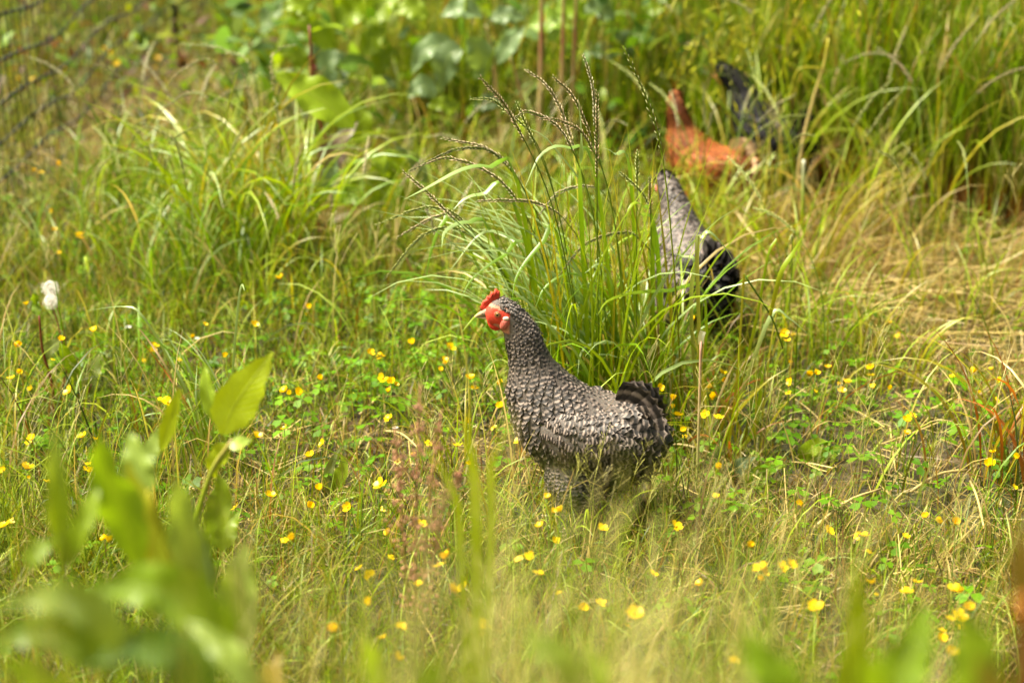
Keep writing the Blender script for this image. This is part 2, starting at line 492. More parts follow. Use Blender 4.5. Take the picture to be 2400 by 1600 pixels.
# ------------------------------------------------------------------ turf (uncountable)
turf = Big()
def add_turf(n, y0, y1, S, hmin, hmax, wmin, wmax, power=1.0, margin=0.7):
    x, y = scatter(n, y0, y1, margin, power)
    m = keep_clear(x, y, CLEAR)
    cl = 0.5 + 0.5 * lownoise(x, y, 2.4, 0.6)
    m &= rng.random(len(x)) < 0.35 + 0.8 * cl
    x, y = x[m], y[m]; n = len(x)
    h = zone(x, y, 'h', 1.0).clip(0.35, 1.8)
    dry = (0.03 + zone(x, y, 'dry') + 0.16 * lownoise(x, y, 1.5)).clip(0.03, 0.95)
    br = (zone(x, y, 'brown') + 0.1).clip(0, 1)
    L = rng.uniform(hmin, hmax, n) * h * (0.75 + 0.5 * (0.5 + 0.5 * lownoise(x, y, 3.1, 2.0)))
    W = rng.uniform(wmin, wmax, n)
    cb, ct = blade_cols(n, dry, br)
    base = np.stack([x, y, ground_z(x, y) - 0.004], -1)
    lean = np.abs(rng.normal(0.30, 0.28, n)); bend = rng.normal(0.9, 0.7, n).clip(-0.2, 2.6)
    turf.add(*ribbons(base, L, W, rng.uniform(0, 6.283, n), lean, bend, cb, ct, S, tw=rng.normal(0, 0.8, n)))
add_turf(26000, 1.5, 2.3, 4, 0.07, 0.19, 0.0018, 0.0042)
add_turf(62000, 2.2, 3.9, 4, 0.05, 0.16, 0.0018, 0.0046)
add_turf(42000, 3.8, 6.0, 3, 0.07, 0.22, 0.003, 0.006)
add_turf(36000, 5.8, 12.0, 3, 0.12, 0.34, 0.005, 0.010, margin=1.2)
turf.build("meadow_turf", M_GRASS, "short mixed green and yellow grass covering the meadow floor", "grass")

# longer loose grass, thin
wisps = Big()
for (n, y0, y1, l0, l1, w0, w1) in ((8000, 2.2, 4.2, 0.14, 0.36, 0.0025, 0.0058), (7500, 4.0, 7.5, 0.2, 0.5, 0.005, 0.009), (700, 1.5, 2.3, 0.15, 0.32, 0.0015, 0.003)):
    x, y = scatter(n, y0, y1)
    keep = ((x > -1.2 - .07 * (y - 4.3)) | (y < 3.9)) & (rng.random(len(x)) < (0.45 + 0.7 * lownoise(x, y, 1.9, 1.1) - 0.9 * zone(x, y, 'short') + 0.5 * (zone(x, y, 'h', 1.0) - 1))) & keep_clear(x, y, [(HEN1[0], HEN1[1] - 0.02, 0.16, 0.10)])
    x, y = x[keep], y[keep]; n = len(x)
    cb, ct = blade_cols(n, (0.22 + 0.6 * zone(x, y, 'dry')).clip(0.05, 0.8), lime=0.6)
    wisps.add(*ribbons(np.stack([x, y, ground_z(x, y)], -1), rng.uniform(l0, l1, n), rng.uniform(w0, w1, n), rng.uniform(0, 6.283, n),
                       np.abs(rng.normal(0.15, 0.15, n)), rng.normal(1.3, 0.6, n).clip(0.1, 2.8), cb, ct, 6, 1.8, rng.normal(0, 0.7, n)))
wisps.build("loose_long_grass", M_GRASS, "thin loose long grass blades arching over the meadow", "grass")

# ------------------------------------------------------------------ straw litter on the ground
litter = Big()
for (n, y0, y1, l0, l1, w0, w1, zmax) in ((15000, 1.7, 4.4, 0.03, 0.16, 0.0010, 0.0028, 0.035), (9000, 4.2, 7.0, 0.06, 0.28, 0.002, 0.0045, 0.06)):
    x, y = scatter(n, y0, y1)
    dz = zone(x, y, 'dry')
    keep = rng.random(len(x)) < (0.22 + 0.9 * dz)
    x, y = x[keep], y[keep]; n = len(x)
    c = np.where((rng.random(n) < 0.65)[:, None], PAL['straw'], PAL['tan']) * rng.uniform(0.6, 1.35, (n, 1))
    litter.add(*ribbons(np.stack([x, y, ground_z(x, y) + rng.uniform(0.004, zmax, n)], -1), rng.uniform(l0, l1, n), rng.uniform(w0, w1, n), rng.uniform(0, 6.283, n),
                        rng.normal(1.48, 0.16, n), rng.normal(0.05, 0.25, n), c, c * rng.uniform(0.8, 1.15, (n, 1)), 3, 1.0, rng.normal(0, 0.8, n), prof='flat'))
# mown hay swath
h0 = on_plane(2180, 690)
n = 1200
x = rng.normal(h0[0], 0.62, n); y = rng.normal(h0[1], 0.34, n) + 0.25 * (x - h0[0]) * -0.4
c = np.where((rng.random(n) < 0.7)[:, None], PAL['straw'] * .85, PAL['tan']) * rng.uniform(0.7, 1.35, (n, 1))
litter.add(*ribbons(np.stack([x, y, ground_z(x, y) + rng.uniform(0.01, 0.085, n)], -1), rng.uniform(0.10, 0.38, n), rng.uniform(0.0015, 0.004, n), rng.normal(0.0, 0.55, n) + math.pi * (rng.random(n) < 0.5),
                    rng.normal(1.5, 0.14, n), rng.normal(0.1, 0.3, n), c, c, 4, 1.0, rng.normal(0, 0.8, n), prof='flat'))
litter.build("dry_straw", M_STRAW, "pale dry straw and dead grass lying on the ground", "straw")

# ------------------------------------------------------------------ small broad leaves: creeping buttercup and clover
herb = Big()
x, y = scatter(15000, 1.6, 6.0)
lush = zone(x, y, 'lush')
keep = (rng.random(len(x)) < 0.16 + 0.9 * lush + 0.30 * np.maximum(0, lownoise(x, y, 2.0, 3.0))) & keep_clear(x, y, CLEAR)
x, y = x[keep], y[keep]
VV, FF, CC, k = [], [], [], 0
for xi, yi in zip(x, y):
    s = random.uniform(0.006, 0.019); h = random.uniform(0.015, 0.085)
    a0 = random.uniform(0, 6.28); tilt = random.gauss(0.25, 0.25); ta = random.uniform(0, 6.28)
    c = PAL['green'] * random.uniform(0.6, 1.3) + PAL['lime'] * random.uniform(0, 0.35)
    o = np.array([xi, yi, ground_z(xi, yi) + h])
    nx, ny = math.sin(tilt) * math.cos(ta), math.sin(tilt) * math.sin(ta)
    for q in range(3):
        a = a0 + q * 2.09
        r, tt = np.array([math.cos(a), math.sin(a)]), np.array([-math.sin(a), math.cos(a)])
        pts = [(0.0, 0), (0.55, 0.42), (1.0, 0.30), (0.86, 0.0), (1.0, -0.30), (0.55, -0.42)]
        for (u_, v_) in pts:
            p2 = (r * u_ + tt * v_) * s * 1.25
            VV.append(o + np.array([p2[0], p2[1], p2[0] * nx + p2[1] * ny - 0.25 * s * u_ * u_ + 0.2 * s * abs(v_)]))
            CC.append(c)
        FF.append((k, k + 1, k + 2, k + 3)); FF.append((k, k + 3, k + 4, k + 5)); k += 6
herb.add(np.array(VV), np.array(FF), np.array(CC))
herb.build("creeping_leaves", M_HERB, "low carpet of small lobed buttercup and clover leaves", "ground cover")

# ------------------------------------------------------------------ fine bent grass: hair-thin stems with open brown flower heads
def add_panicles(big, x, y, hgt, spread, w, colr, nb=26):
    for xi, yi, h in zip(x, y, hgt):
        az = random.uniform(0, 6.28)
        b = np.array([[xi, yi, float(ground_z(xi, yi))]])
        lean, bend = abs(random.gauss(0.08, 0.08)), random.uniform(0.05, 0.45)
        cs = PAL['lime'] * 0.5 + PAL['straw'] * 0.5
        V, F, Cc = ribbons(b, np.array([h]), np.array([w * 1.5]), np.array([az]), np.array([lean]), np.array([bend]), cs[None], colr[None], 5, 1.5, prof='stem')
        big.add(V, F, Cc)
        P = (V[0::2] + V[1::2]) / 2
        tt = np.sort(np.random.default_rng(int(xi * 1e5) & 0xffff).random(nb)) * 0.42 + 0.56
        ii = tt * 5; i0 = np.clip(ii.astype(int), 0, 4); f = (ii - i0)[:, None]
        bp = P[i0] * (1 - f) + P[i0 + 1] * f
        bl = spread * h * (1.15 - tt) / 0.55 * rng.uniform(0.6, 1.1, nb)
        ba = rng.uniform(0, 6.283, nb)
        c0 = np.tile(colr, (nb, 1)) * rng.uniform(0.7, 1.3, (nb, 1))
        V, F, Cc = ribbons(bp, bl, np.full(nb, w * 0.7), ba, rng.uniform(0.5, 1.0, nb), rng.uniform(0.0, 0.5, nb), c0, c0, 2, 1.0, prof='flat')
        big.add(V, F, Cc)
        e = ((V.reshape(nb, 3, 2, 3))[:, 2].mean(1))
        V, F, Cc = ribbons(e, np.full(nb, 0.005), np.full(nb, w * 2.0), ba, rng.uniform(0.4, 1.2, nb), np.zeros(nb), c0 * 1.15, c0, 2, 1.0)
        big.add(V, F, Cc)
pan = Big()
brownish = np.array([0.26, 0.23, 0.07])
x, y = scatter(900, 1.25, 2.55, 0.35)
keep = (rng.random(len(x)) < 0.22 + 0.55 * np.exp(-((x - 0.12) / 0.35) ** 2) + 0.3 * np.exp(-((x - 0.55) / 0.25) ** 2)) & keep_clear(x, y, [(HEN1[0] - 0.12, HEN1[1] - 0.2, 0.2, 0.28)])
x, y = x[keep][:100], y[keep][:100]
add_panicles(pan, x, y, rng.uniform(0.22, 0.40, len(x)), 0.22, 0.0007, brownish)
# a few right in front of the speckled hen's flank
fx = HEN1[0] + np.array([-0.06, -0.01, 0.02, 0.05, 0.07, 0.10, 0.0, 0.13, -0.13]); fy = HEN1[1] - np.array([0.22, 0.16, 0.2, 0.15, 0.2, 0.17, 0.3, 0.22, 0.3])
add_panicles(pan, fx, fy, np.array([0.30, 0.27, 0.26, 0.28, 0.25, 0.2, 0.22, 0.22, 0.26]), 0.12, 0.0006, PAL['straw'] * 0.5 + PAL['lime'] * .4)
x, y = scatter(420, 3.1, 5.4, 0.4)
keep = (x < 0.2) | (x > 0.75)
add_panicles(pan, x[keep][:120], y[keep][:120], rng.uniform(0.28, 0.48, 400), 0.24, 0.0014, brownish)
y = rng.uniform(.65, 1.3, 80); x = y * (rng.normal(.07, .13, 80))
tp = rng.uniform(1110, 1420, 80)
add_panicles(pan, x, y, 1.25 - y * np.tan(PITCH + np.arctan((tp - 800) / FPX)), .16, .0007, brownish * 1.2)
pan.build("bent_grass_haze", M_SEED, "fine hair-thin bent grass with open brownish flower heads", "grass")

# ------------------------------------------------------------------ uncut tall growth at the back
tall = Big()
def add_tall(n, x0, x1, depth, h0, h1, dryc, limec, wst=0.0035):
    x = rng.uniform(x0, x1, n); y = tall_start(x) + depth * rng.random(n) ** 1.5
    kk = keep_clear(x, y, [(HEN3[0], HEN3[1], .2, .15), (HEN4[0], HEN4[1], .18, .15), (HEN3[0], HEN3[1] - .3, .16, .3)]); x, y = x[kk], y[kk]; n = len(x)
    hh = rng.uniform(h0, h1, n) * (0.8 + 0.25 * lownoise(x, y, 2.2)) * (0.72 + 0.28 * ((y - tall_start(x)) / 0.9).clip(0, 1))
    base = np.stack([x, y, ground_z(x, y)], -1)
    cb = np.where((rng.random(n) < 0.65)[:, None], PAL['rust'] * 0.9, PAL['tan']) * rng.uniform(0.6, 1.3, (n, 1))
    live = PAL['green'] * 0.5 + PAL['lime'] * 0.55
    ct = np.where((rng.random(n) < dryc)[:, None], PAL['straw'] * 0.85, live) * rng.uniform(0.7, 1.35, (n, 1))
    mid = cb * 0.45 + ct * 0.55
    az = rng.uniform(0, 6.283, n); lean = np.abs(rng.normal(0.05, 0.06, n)); bend = rng.normal(0.15, 0.22, n).clip(0, 0.9)
    V, F, Cc = ribbons(base, hh, rng.uniform(0.7, 1.4, n) * wst, az, lean, bend, cb, ct, 5, 1.6, rng.uniform(0, 3, n), prof='stem')
    # keep the lower third ruddy, then green
    t = np.tile(np.repeat(np.linspace(0, 1, 6), 2), n)[:, None]
    w = ((t - 0.2) / 0.3).clip(0, 1)
    Cc = np.repeat(cb, 12, 0) * (1 - w) + np.repeat(ct, 12, 0) * w
    tall.add(V, F, Cc)
    P = V.reshape(n, 6, 2, 3).mean(2)
    for lev in (2, 3, 4):
        pick = rng.random(n) < 0.38
        m = pick.sum()
        c, c2 = blade_cols(m, np.full(m, dryc), lime=limec)
        tall.add(*ribbons(P[pick, lev], rng.uniform(0.14, 0.36, m), rng.uniform(0.004, 0.008, m), rng.uniform(0, 6.283, m), rng.uniform(0.05, 0.4, m), rng.normal(0.9, 0.6, m).clip(0, 2.4), c, c2, 4, 1.6, rng.normal(0, 0.6, m)))
    # flower heads
    pick = rng.random(n) < 0.15
    m = pick.sum()
    c = np.tile(PAL['straw'] * 0.4 + PAL['lime'] * 0.5, (m, 1)) * rng.uniform(0.7, 1.2, (m, 1))
    tall.add(*ribbons(P[pick, 5], rng.uniform(0.06, 0.14, m), rng.uniform(0.005, 0.012, m), az[pick], (lean + bend)[pick], rng.uniform(0, 0.8, m), c, c, 4, 1.2, rng.uniform(0, 3, m)))
add_tall(10500, 0.80, 3.1, 1.9, 0.8, 1.2, 0.10, 0.5, 0.006)
add_tall(4600, -0.4, 1.0, 2.6, 0.55, 0.95, 0.12, 0.6, 0.006)
add_tall(3000, -1.6, -0.2, 3.2, 0.35, 0.72, 0.12, 0.75, 0.0055)
tall.build("tall_grass_stand", M_GRASS, "dense stand of uncut tall grass with ruddy stalk bases at the back", "grass")

# meadow beyond the netting: mixed medium growth
far = Big()
n = 5200
x = rng.uniform(-3.6, -1.0, n); y = rng.uniform(4.2, 12.5, n)
fence_x = -1.63 - 0.046 * (y - 4.04)
keep = (x < fence_x - 0.03) | ((y > 7.5) & (x < -0.9))
x, y = x[keep], y[keep]; n = len(x)
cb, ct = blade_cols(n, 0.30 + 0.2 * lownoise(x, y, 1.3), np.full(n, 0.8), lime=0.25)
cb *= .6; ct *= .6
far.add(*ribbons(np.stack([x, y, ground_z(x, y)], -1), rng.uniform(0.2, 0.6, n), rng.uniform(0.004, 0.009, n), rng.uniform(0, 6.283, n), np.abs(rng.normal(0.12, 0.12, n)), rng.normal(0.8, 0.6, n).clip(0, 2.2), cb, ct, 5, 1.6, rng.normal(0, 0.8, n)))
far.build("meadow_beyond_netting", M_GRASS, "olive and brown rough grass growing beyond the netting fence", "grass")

# broad-leaved weeds woven through the back growth, too many and too soft to tell apart
weeds = Big()
def add_weeds(n, pxr, pyr, h0, h1, s0, s1, cols):
    x0 = []
    px = rng.uniform(*pxr, n); py = rng.uniform(*pyr, n)
    g = np.array([on_plane(a, b) for a, b in zip(px, py)])
    z = h0 + (h1 - h0) * rng.random(n) ** 1.3
    b = np.stack([g[:, 0], g[:, 1], z], -1)
    b += rng.normal(0, 0.05, (n, 3)); b[:, 2] = b[:, 2].clip(0.03, 2)
    c = np.array(cols)[rng.integers(0, len(cols), n)] * rng.uniform(.6, 1.35, (n, 1))
    L = rng.uniform(s0, s1, n)
    weeds.add(*ribbons(b, L, L * rng.uniform(.3, .5, n), rng.uniform(0, 6.283, n), rng.uniform(.3, 1.3, n), rng.uniform(.2, 1.4, n), c, c * 1.05, 5, 1.2, rng.normal(0, .5, n)))
add_weeds(650, (560, 1500), (230, 400), .05, .7, .07, .17, [(.10, .20, .008), (.17, .26, .008), (.05, .11, .006), (.12, .20, .06)])
add_weeds(600, (1350, 2000), (300, 440), .1, .9, .05, .12, [(.07, .15, .008), (.15, .22, .006), (.035, .085, .006)])
add_weeds(700, (-100, 600), (120, 330), .03, .4, .05, .10, [(.10, .18, .008), (.16, .20, .006), (.05, .09, .006), (.10, .05, .02)])
weeds.build("tall_weeds", M_HERB, "tangle of broad leaved weeds in the tall growth at the back", "weeds")
# feathery yellow green flower sprays above the brown hen
spray = Big()
n = 500
g = np.array([on_plane(a, b_) for a, b_ in zip(rng.normal(1730, 110, n), rng.uniform(430, 570, n))])
b = np.stack([g[:, 0], g[:, 1] + rng.normal(0, .12, n), (rng.normal(.60, .12, n)).clip(.3, 1.0)], -1)
c = np.array([.30, .31, .01]) * rng.uniform(.6, 1.3, (n, 1))
spray.add(*ribbons(b, rng.uniform(.012, .05, n), rng.uniform(.003, .007, n), rng.uniform(0, 6.283, n), rng.uniform(0, 1.2, n), rng.uniform(0, .8, n), c, c, 2, 1.0, rng.normal(0, .6, n)))
spray.build("flower_sprays", M_HERB, "frothy yellow green flower sprays above the orange brown hen", "weeds")
# soft grass right in front of the lens
fore = Big()
n = 760
y = rng.uniform(.45, 1.1, n); x = rng.uniform(-1, 1, n) * (.38 * y + .1)
tp = rng.uniform(1130, 1750, n) - 260 * (x < -.12 * y) * rng.random(n) + 120 * (x > .08 * y)
mm = 230       # a soft veil in front of the speckled hen's feet and to the lower right
y[:mm] = rng.uniform(.6, 1.2, mm); x[:mm] = y[:mm] * rng.uniform(-.05, .34, mm); tp[:mm] = rng.uniform(1150, 1480, mm) + 260 * np.maximum(0, x[:mm] / y[:mm] - .12)
top = 1.25 - y * np.tan(PITCH + np.arctan((tp - 800) / FPX))
keep = (top > .12)
x, y, top = x[keep], y[keep], top[keep]; n = len(x)
cb, ct = blade_cols(n, np.full(n, .04), lime=.9)
fore.add(*ribbons(np.stack([x, y, np.zeros(n)], -1), top * 1.03, rng.uniform(.0022, .0055, n), rng.uniform(0, 6.283, n), np.abs(rng.normal(.05, .06, n)), rng.normal(.35, .3, n).clip(0, 1.2), cb, ct, 6, 1.6, rng.normal(0, .8, n)))
fore.build("foreground_grass", M_GRASS, "soft blurred yellow green grass closest to the camera", "grass")
# ------------------------------------------------------------------ hens
def zp(x, y):
    """hen drawing units -> (along, up) in metres; the hen faces -along"""
    return np.array([(x - 760) * 0.000306, (1570 - y) * 0.000327])
SECT = [  # top point, under point, half width
    ((160, 232), (172, 292), .009), ((190, 200), (188, 325), .0165), ((240, 166), (232, 340), .0205), ((320, 185), (262, 352), .0225),
    ((392, 237), (272, 370), .023), ((458, 308), (284, 418), .026), ((502, 402), (298, 480), .030), ((548, 492), (306, 570), .036),
    ((620, 575), (297, 680), .048), ((710, 650), (308, 800), .062), ((800, 705), (342, 930), .074), ((880, 735), (408, 1040), .082),
    ((950, 748), (500, 1140), .086), ((1000, 752), (600, 1225), .087), ((1045, 758), (720, 1285), .084), ((1095, 770), (850, 1310), .076),
    ((1152, 800), (985, 1292), .065), ((1202, 845), (1105, 1240), .051), ((1230, 905), (1185, 1145), .032), ((1240, 985), (1226, 1060), .010)]
_PV = lambda: (zp(*SECT[8][0]) + zp(*SECT[8][1])) / 2
_AX = lambda: (zp(*SECT[5][0]) + zp(*SECT[5][1])) / 2
def pose(V, p, bend, turn, nod=0.0):
    """turn the head about the neck and tip the neck forward; p = section number each point belongs to"""
    V = np.array(V, float); p = np.broadcast_to(p, V.shape[:-1])
    if nod:
        k = np.clip((5 - p) / 2.5, 0, 1) * nod; c4 = (zp(*SECT[4][0]) + zp(*SECT[4][1])) / 2
        a, b = V[..., 0] - c4[0], V[..., 2] - c4[1]
        V[..., 0] = c4[0] + np.cos(k) * a - np.sin(k) * b; V[..., 2] = c4[1] + np.sin(k) * a + np.cos(k) * b
    t = np.clip((7.5 - p) / 4.5, 0, 1); t = t * t * (3 - 2 * t) * turn
    ax = _AX(); dx, dy = V[..., 0] - ax[0], V[..., 1].copy()
    V[..., 0] = ax[0] + dx * np.cos(t) - dy * np.sin(t); V[..., 1] = dx * np.sin(t) + dy * np.cos(t)
    k = np.clip((8 - p) / 4, 0, 1) * bend; pv = _PV()
    a, b = V[..., 0] - pv[0], V[..., 2] - pv[1]
    V[..., 0] = pv[0] + np.cos(k) * a - np.sin(k) * b; V[..., 2] = pv[1] + np.sin(k) * a + np.cos(k) * b
    return V
def unpose(V, bend, turn, nod=0.0):
    """inverse of pose for the head"""
    V = np.array(V, float); pv, ax = _PV(), _AX()
    a, b = V[:, 0] - pv[0], V[:, 2] - pv[1]
    V[:, 0] = pv[0] + math.cos(-bend) * a - math.sin(-bend) * b; V[:, 2] = pv[1] + math.sin(-bend) * a + math.cos(-bend) * b
    dx, dy = V[:, 0] - ax[0], V[:, 1].copy()
    V[:, 0] = ax[0] + dx * math.cos(-turn) - dy * math.sin(-turn); V[:, 1] = dx * math.sin(-turn) + dy * math.cos(-turn)
    c4 = (zp(*SECT[4][0]) + zp(*SECT[4][1])) / 2; a, b = V[:, 0] - c4[0], V[:, 2] - c4[1]
    V[:, 0] = c4[0] + math.cos(-nod) * a - math.sin(-nod) * b; V[:, 2] = c4[1] + math.sin(-nod) * a + math.cos(-nod) * b
    return V
def loft(sect, nr, nphi, bend=0.0, turn=0.0, nod=0.0, yoff=0.0):
    top = np.array([zp(*s[0]) for s in sect]); bot = np.array([zp(*s[1]) for s in sect]); hw = np.array([s[2] for s in sect])
    A = catmull(np.column_stack([top, bot, hw]), nr)
    ph = np.linspace(0, 2 * math.pi, nphi, endpoint=False)
    mid = (A[:, 0:2] + A[:, 2:4]) / 2; half = (A[:, 0:2] - A[:, 2:4]) / 2
    cc, ss = np.cos(ph), np.sin(ph)
    ssq = np.sign(ss) * np.abs(ss) ** 0.88
    uw = mid[:, None] + half[:, None] * cc[None, :, None]
    yy = A[:, 4][:, None] * ssq[None] + yoff
    G = np.stack([uw[..., 0], yy, uw[..., 1]], -1)
    if bend or turn or nod:
        G = pose(G, (np.linspace(0, 1, nr) * (len(sect) - 1))[:, None], bend, turn, nod)
    return G

FROWS = np.array([0.0, 0.3, 0.6, 0.84, 1.0]); FHW = np.array([0.5, 0.92, 1.0, 0.84, 0.30])
def feathers(P, T, Nn, Lh, Wd, per, tone, tail, lift=0.10, cup=0.28, curl=0.0):
    """vectorised overlapping feathers: returns V, F, col, uv"""
    n = len(P)
    B = unit(np.cross(Nn, T))
    r, hw = FROWS, FHW
    V = np.empty((n, 5, 3, 3)); uv = np.empty((n, 5, 3, 2))
    for i in range(5):
        z = -0.06 + (lift + 0.06) * r[i] - curl * r[i] ** 2
        ctr = P + T * (Lh * r[i])[:, None] + Nn * (Lh * z)[:, None]
        for j, s in enumerate((-1, 0, 1)):
            back = (0.10 if i == 4 else 0.0) * abs(s)
            V[:, i, j] = ctr + B * (s * hw[i] * Wd)[:, None] - Nn * (cup * abs(s) * hw[i] * Wd)[:, None] - T * (back * Lh)[:, None]
            uv[:, i, j, 0] = s * hw[i]
            uv[:, i, j, 1] = (1 - r[i]) * Lh / per
    b = (np.arange(n) * 15)[:, None, None]
    ii = (np.arange(4)[:, None] * 3 + np.arange(2)[None]).reshape(1, -1, 1)
    F = (b + ii + np.array([0, 1, 4, 3])[None, None]).reshape(-1, 4)
    col = np.zeros((n, 15, 3)); col[..., 0] = tone[:, None]; col[..., 1] = tail[:, None]
    return V.reshape(-1, 3), F, col.reshape(-1, 3), uv.reshape(-1, 2)

def hen_surface_feathers(G, r, sizes, skip=None, phis=None, tail_from=None):
    """rows of feathers over a lofted grid G (nr, nphi, 3)"""
    nr, nphi, _ = G.shape
    dS = np.gradient(G, axis=0); dP = np.roll(G, -1, 1) - np.roll(G, 1, 1)
    Nn = unit(np.cross(dP, dS)); T = unit(dS)
    cen = G.mean(1, keepdims=True)
    sgn = np.sign((Nn * (G - cen)).sum(-1, keepdims=True)); Nn = Nn * np.where(sgn == 0, 1, sgn)
    ringc = np.linalg.norm(G - np.roll(G, -1, 1), axis=-1).sum(1)
    step = np.linalg.norm(dS, axis=-1)          # (nr,nphi) length per ring
    ms = np.maximum(step.mean(1), 1e-5)
    out = [[] for _ in range(7)]
    s = 1.5; row = 0
    while s < nr - 2:
        i = int(s); q = s / (nr - 1)
        exp, wd, ln, per, tone, tl = sizes(q)
        m = max(6, int(ringc[i] / (wd * 1.35)))
        ph = (np.arange(m) + 0.5 * (row % 2) + r.uniform(-0.22, 0.22, m)) / m
        jit = r.uniform(-0.35, 0.35, m) * exp / ms[i]
        ii = np.clip(s + jit, 0, nr - 1.001); i0 = ii.astype(int)
        jj = (ph * nphi) % nphi; j0 = jj.astype(int) % nphi
        P = G[i0, j0] * (1 - (jj - jj.astype(int)))[:, None] + G[i0, (j0 + 1) % nphi] * (jj - jj.astype(int))[:, None]
        ok = np.ones(m, bool)
        if skip is not None: ok &= ~skip(P)
        if phis is not None: ok &= phis(ph)
        TT = T[i0, j0]; NN = unit(Nn[i0, j0] + 0.0)
        TT = unit(TT + r.normal(0, 0.10, (m, 3))); TT = unit(TT - NN * (TT * NN).sum(-1, keepdims=True))
        k = r.uniform(0.85, 1.15, m)
        for lst, a in zip(out, (P, TT, NN, ln * k, np.full(m, wd) * r.uniform(0.85, 1.15, m) * 0.62, np.full(m, per) * r.uniform(0.85, 1.15, m), np.full(m, tone) * r.uniform(0.5, 1.3, m))):
            lst.append(a[ok])
        out_t = np.full(m, tl)[ok]
        hen_surface_feathers.tails.append(out_t)
        s += exp / ms[i]; row += 1
    return [np.concatenate(a) for a in out]

def prism(outline, thick, inset=0.72, bulge=1.0):
    """rounded plate from an outline in hen drawing units: rim, two bulged faces"""
    P = np.array([zp(*p) for p in outline]); c = P.mean(0)
    n = len(P); I = c + (P - c) * inset
    V = []
    for (pts, y) in ((P, 0.0), (I, -thick), (I, thick)):
        V += [(p[0], y, p[1]) for p in pts]
    V += [(c[0], -thick * 1.15 * bulge, c[1]), (c[0], thick * 1.15 * bulge, c[1])]
    F = []
    for i in range(n):
        j = (i + 1) % n
        F.append((i, j, n + j, n + i)); F.append((j, i, 2 * n + i, 2 * n + j))
        F.append((n + i, n + j, 3 * n)); F.append((2 * n + j, 2 * n + i, 3 * n + 1))
    return np.array(V, float), F

def ellipsoid(c, r3, nu=8, nv=12):
    V, F = [], []
    for i in range(nu + 1):
        th = math.pi * i / nu
        for j in range(nv):
            a = 2 * math.pi * j / nv
            V.append((c[0] + r3[0] * math.sin(th) * math.cos(a), c[1] + r3[1] * math.sin(th) * math.sin(a), c[2] + r3[2] * math.cos(th)))
    return np.array(V), grid_faces(nu + 1, nv, 0, True)

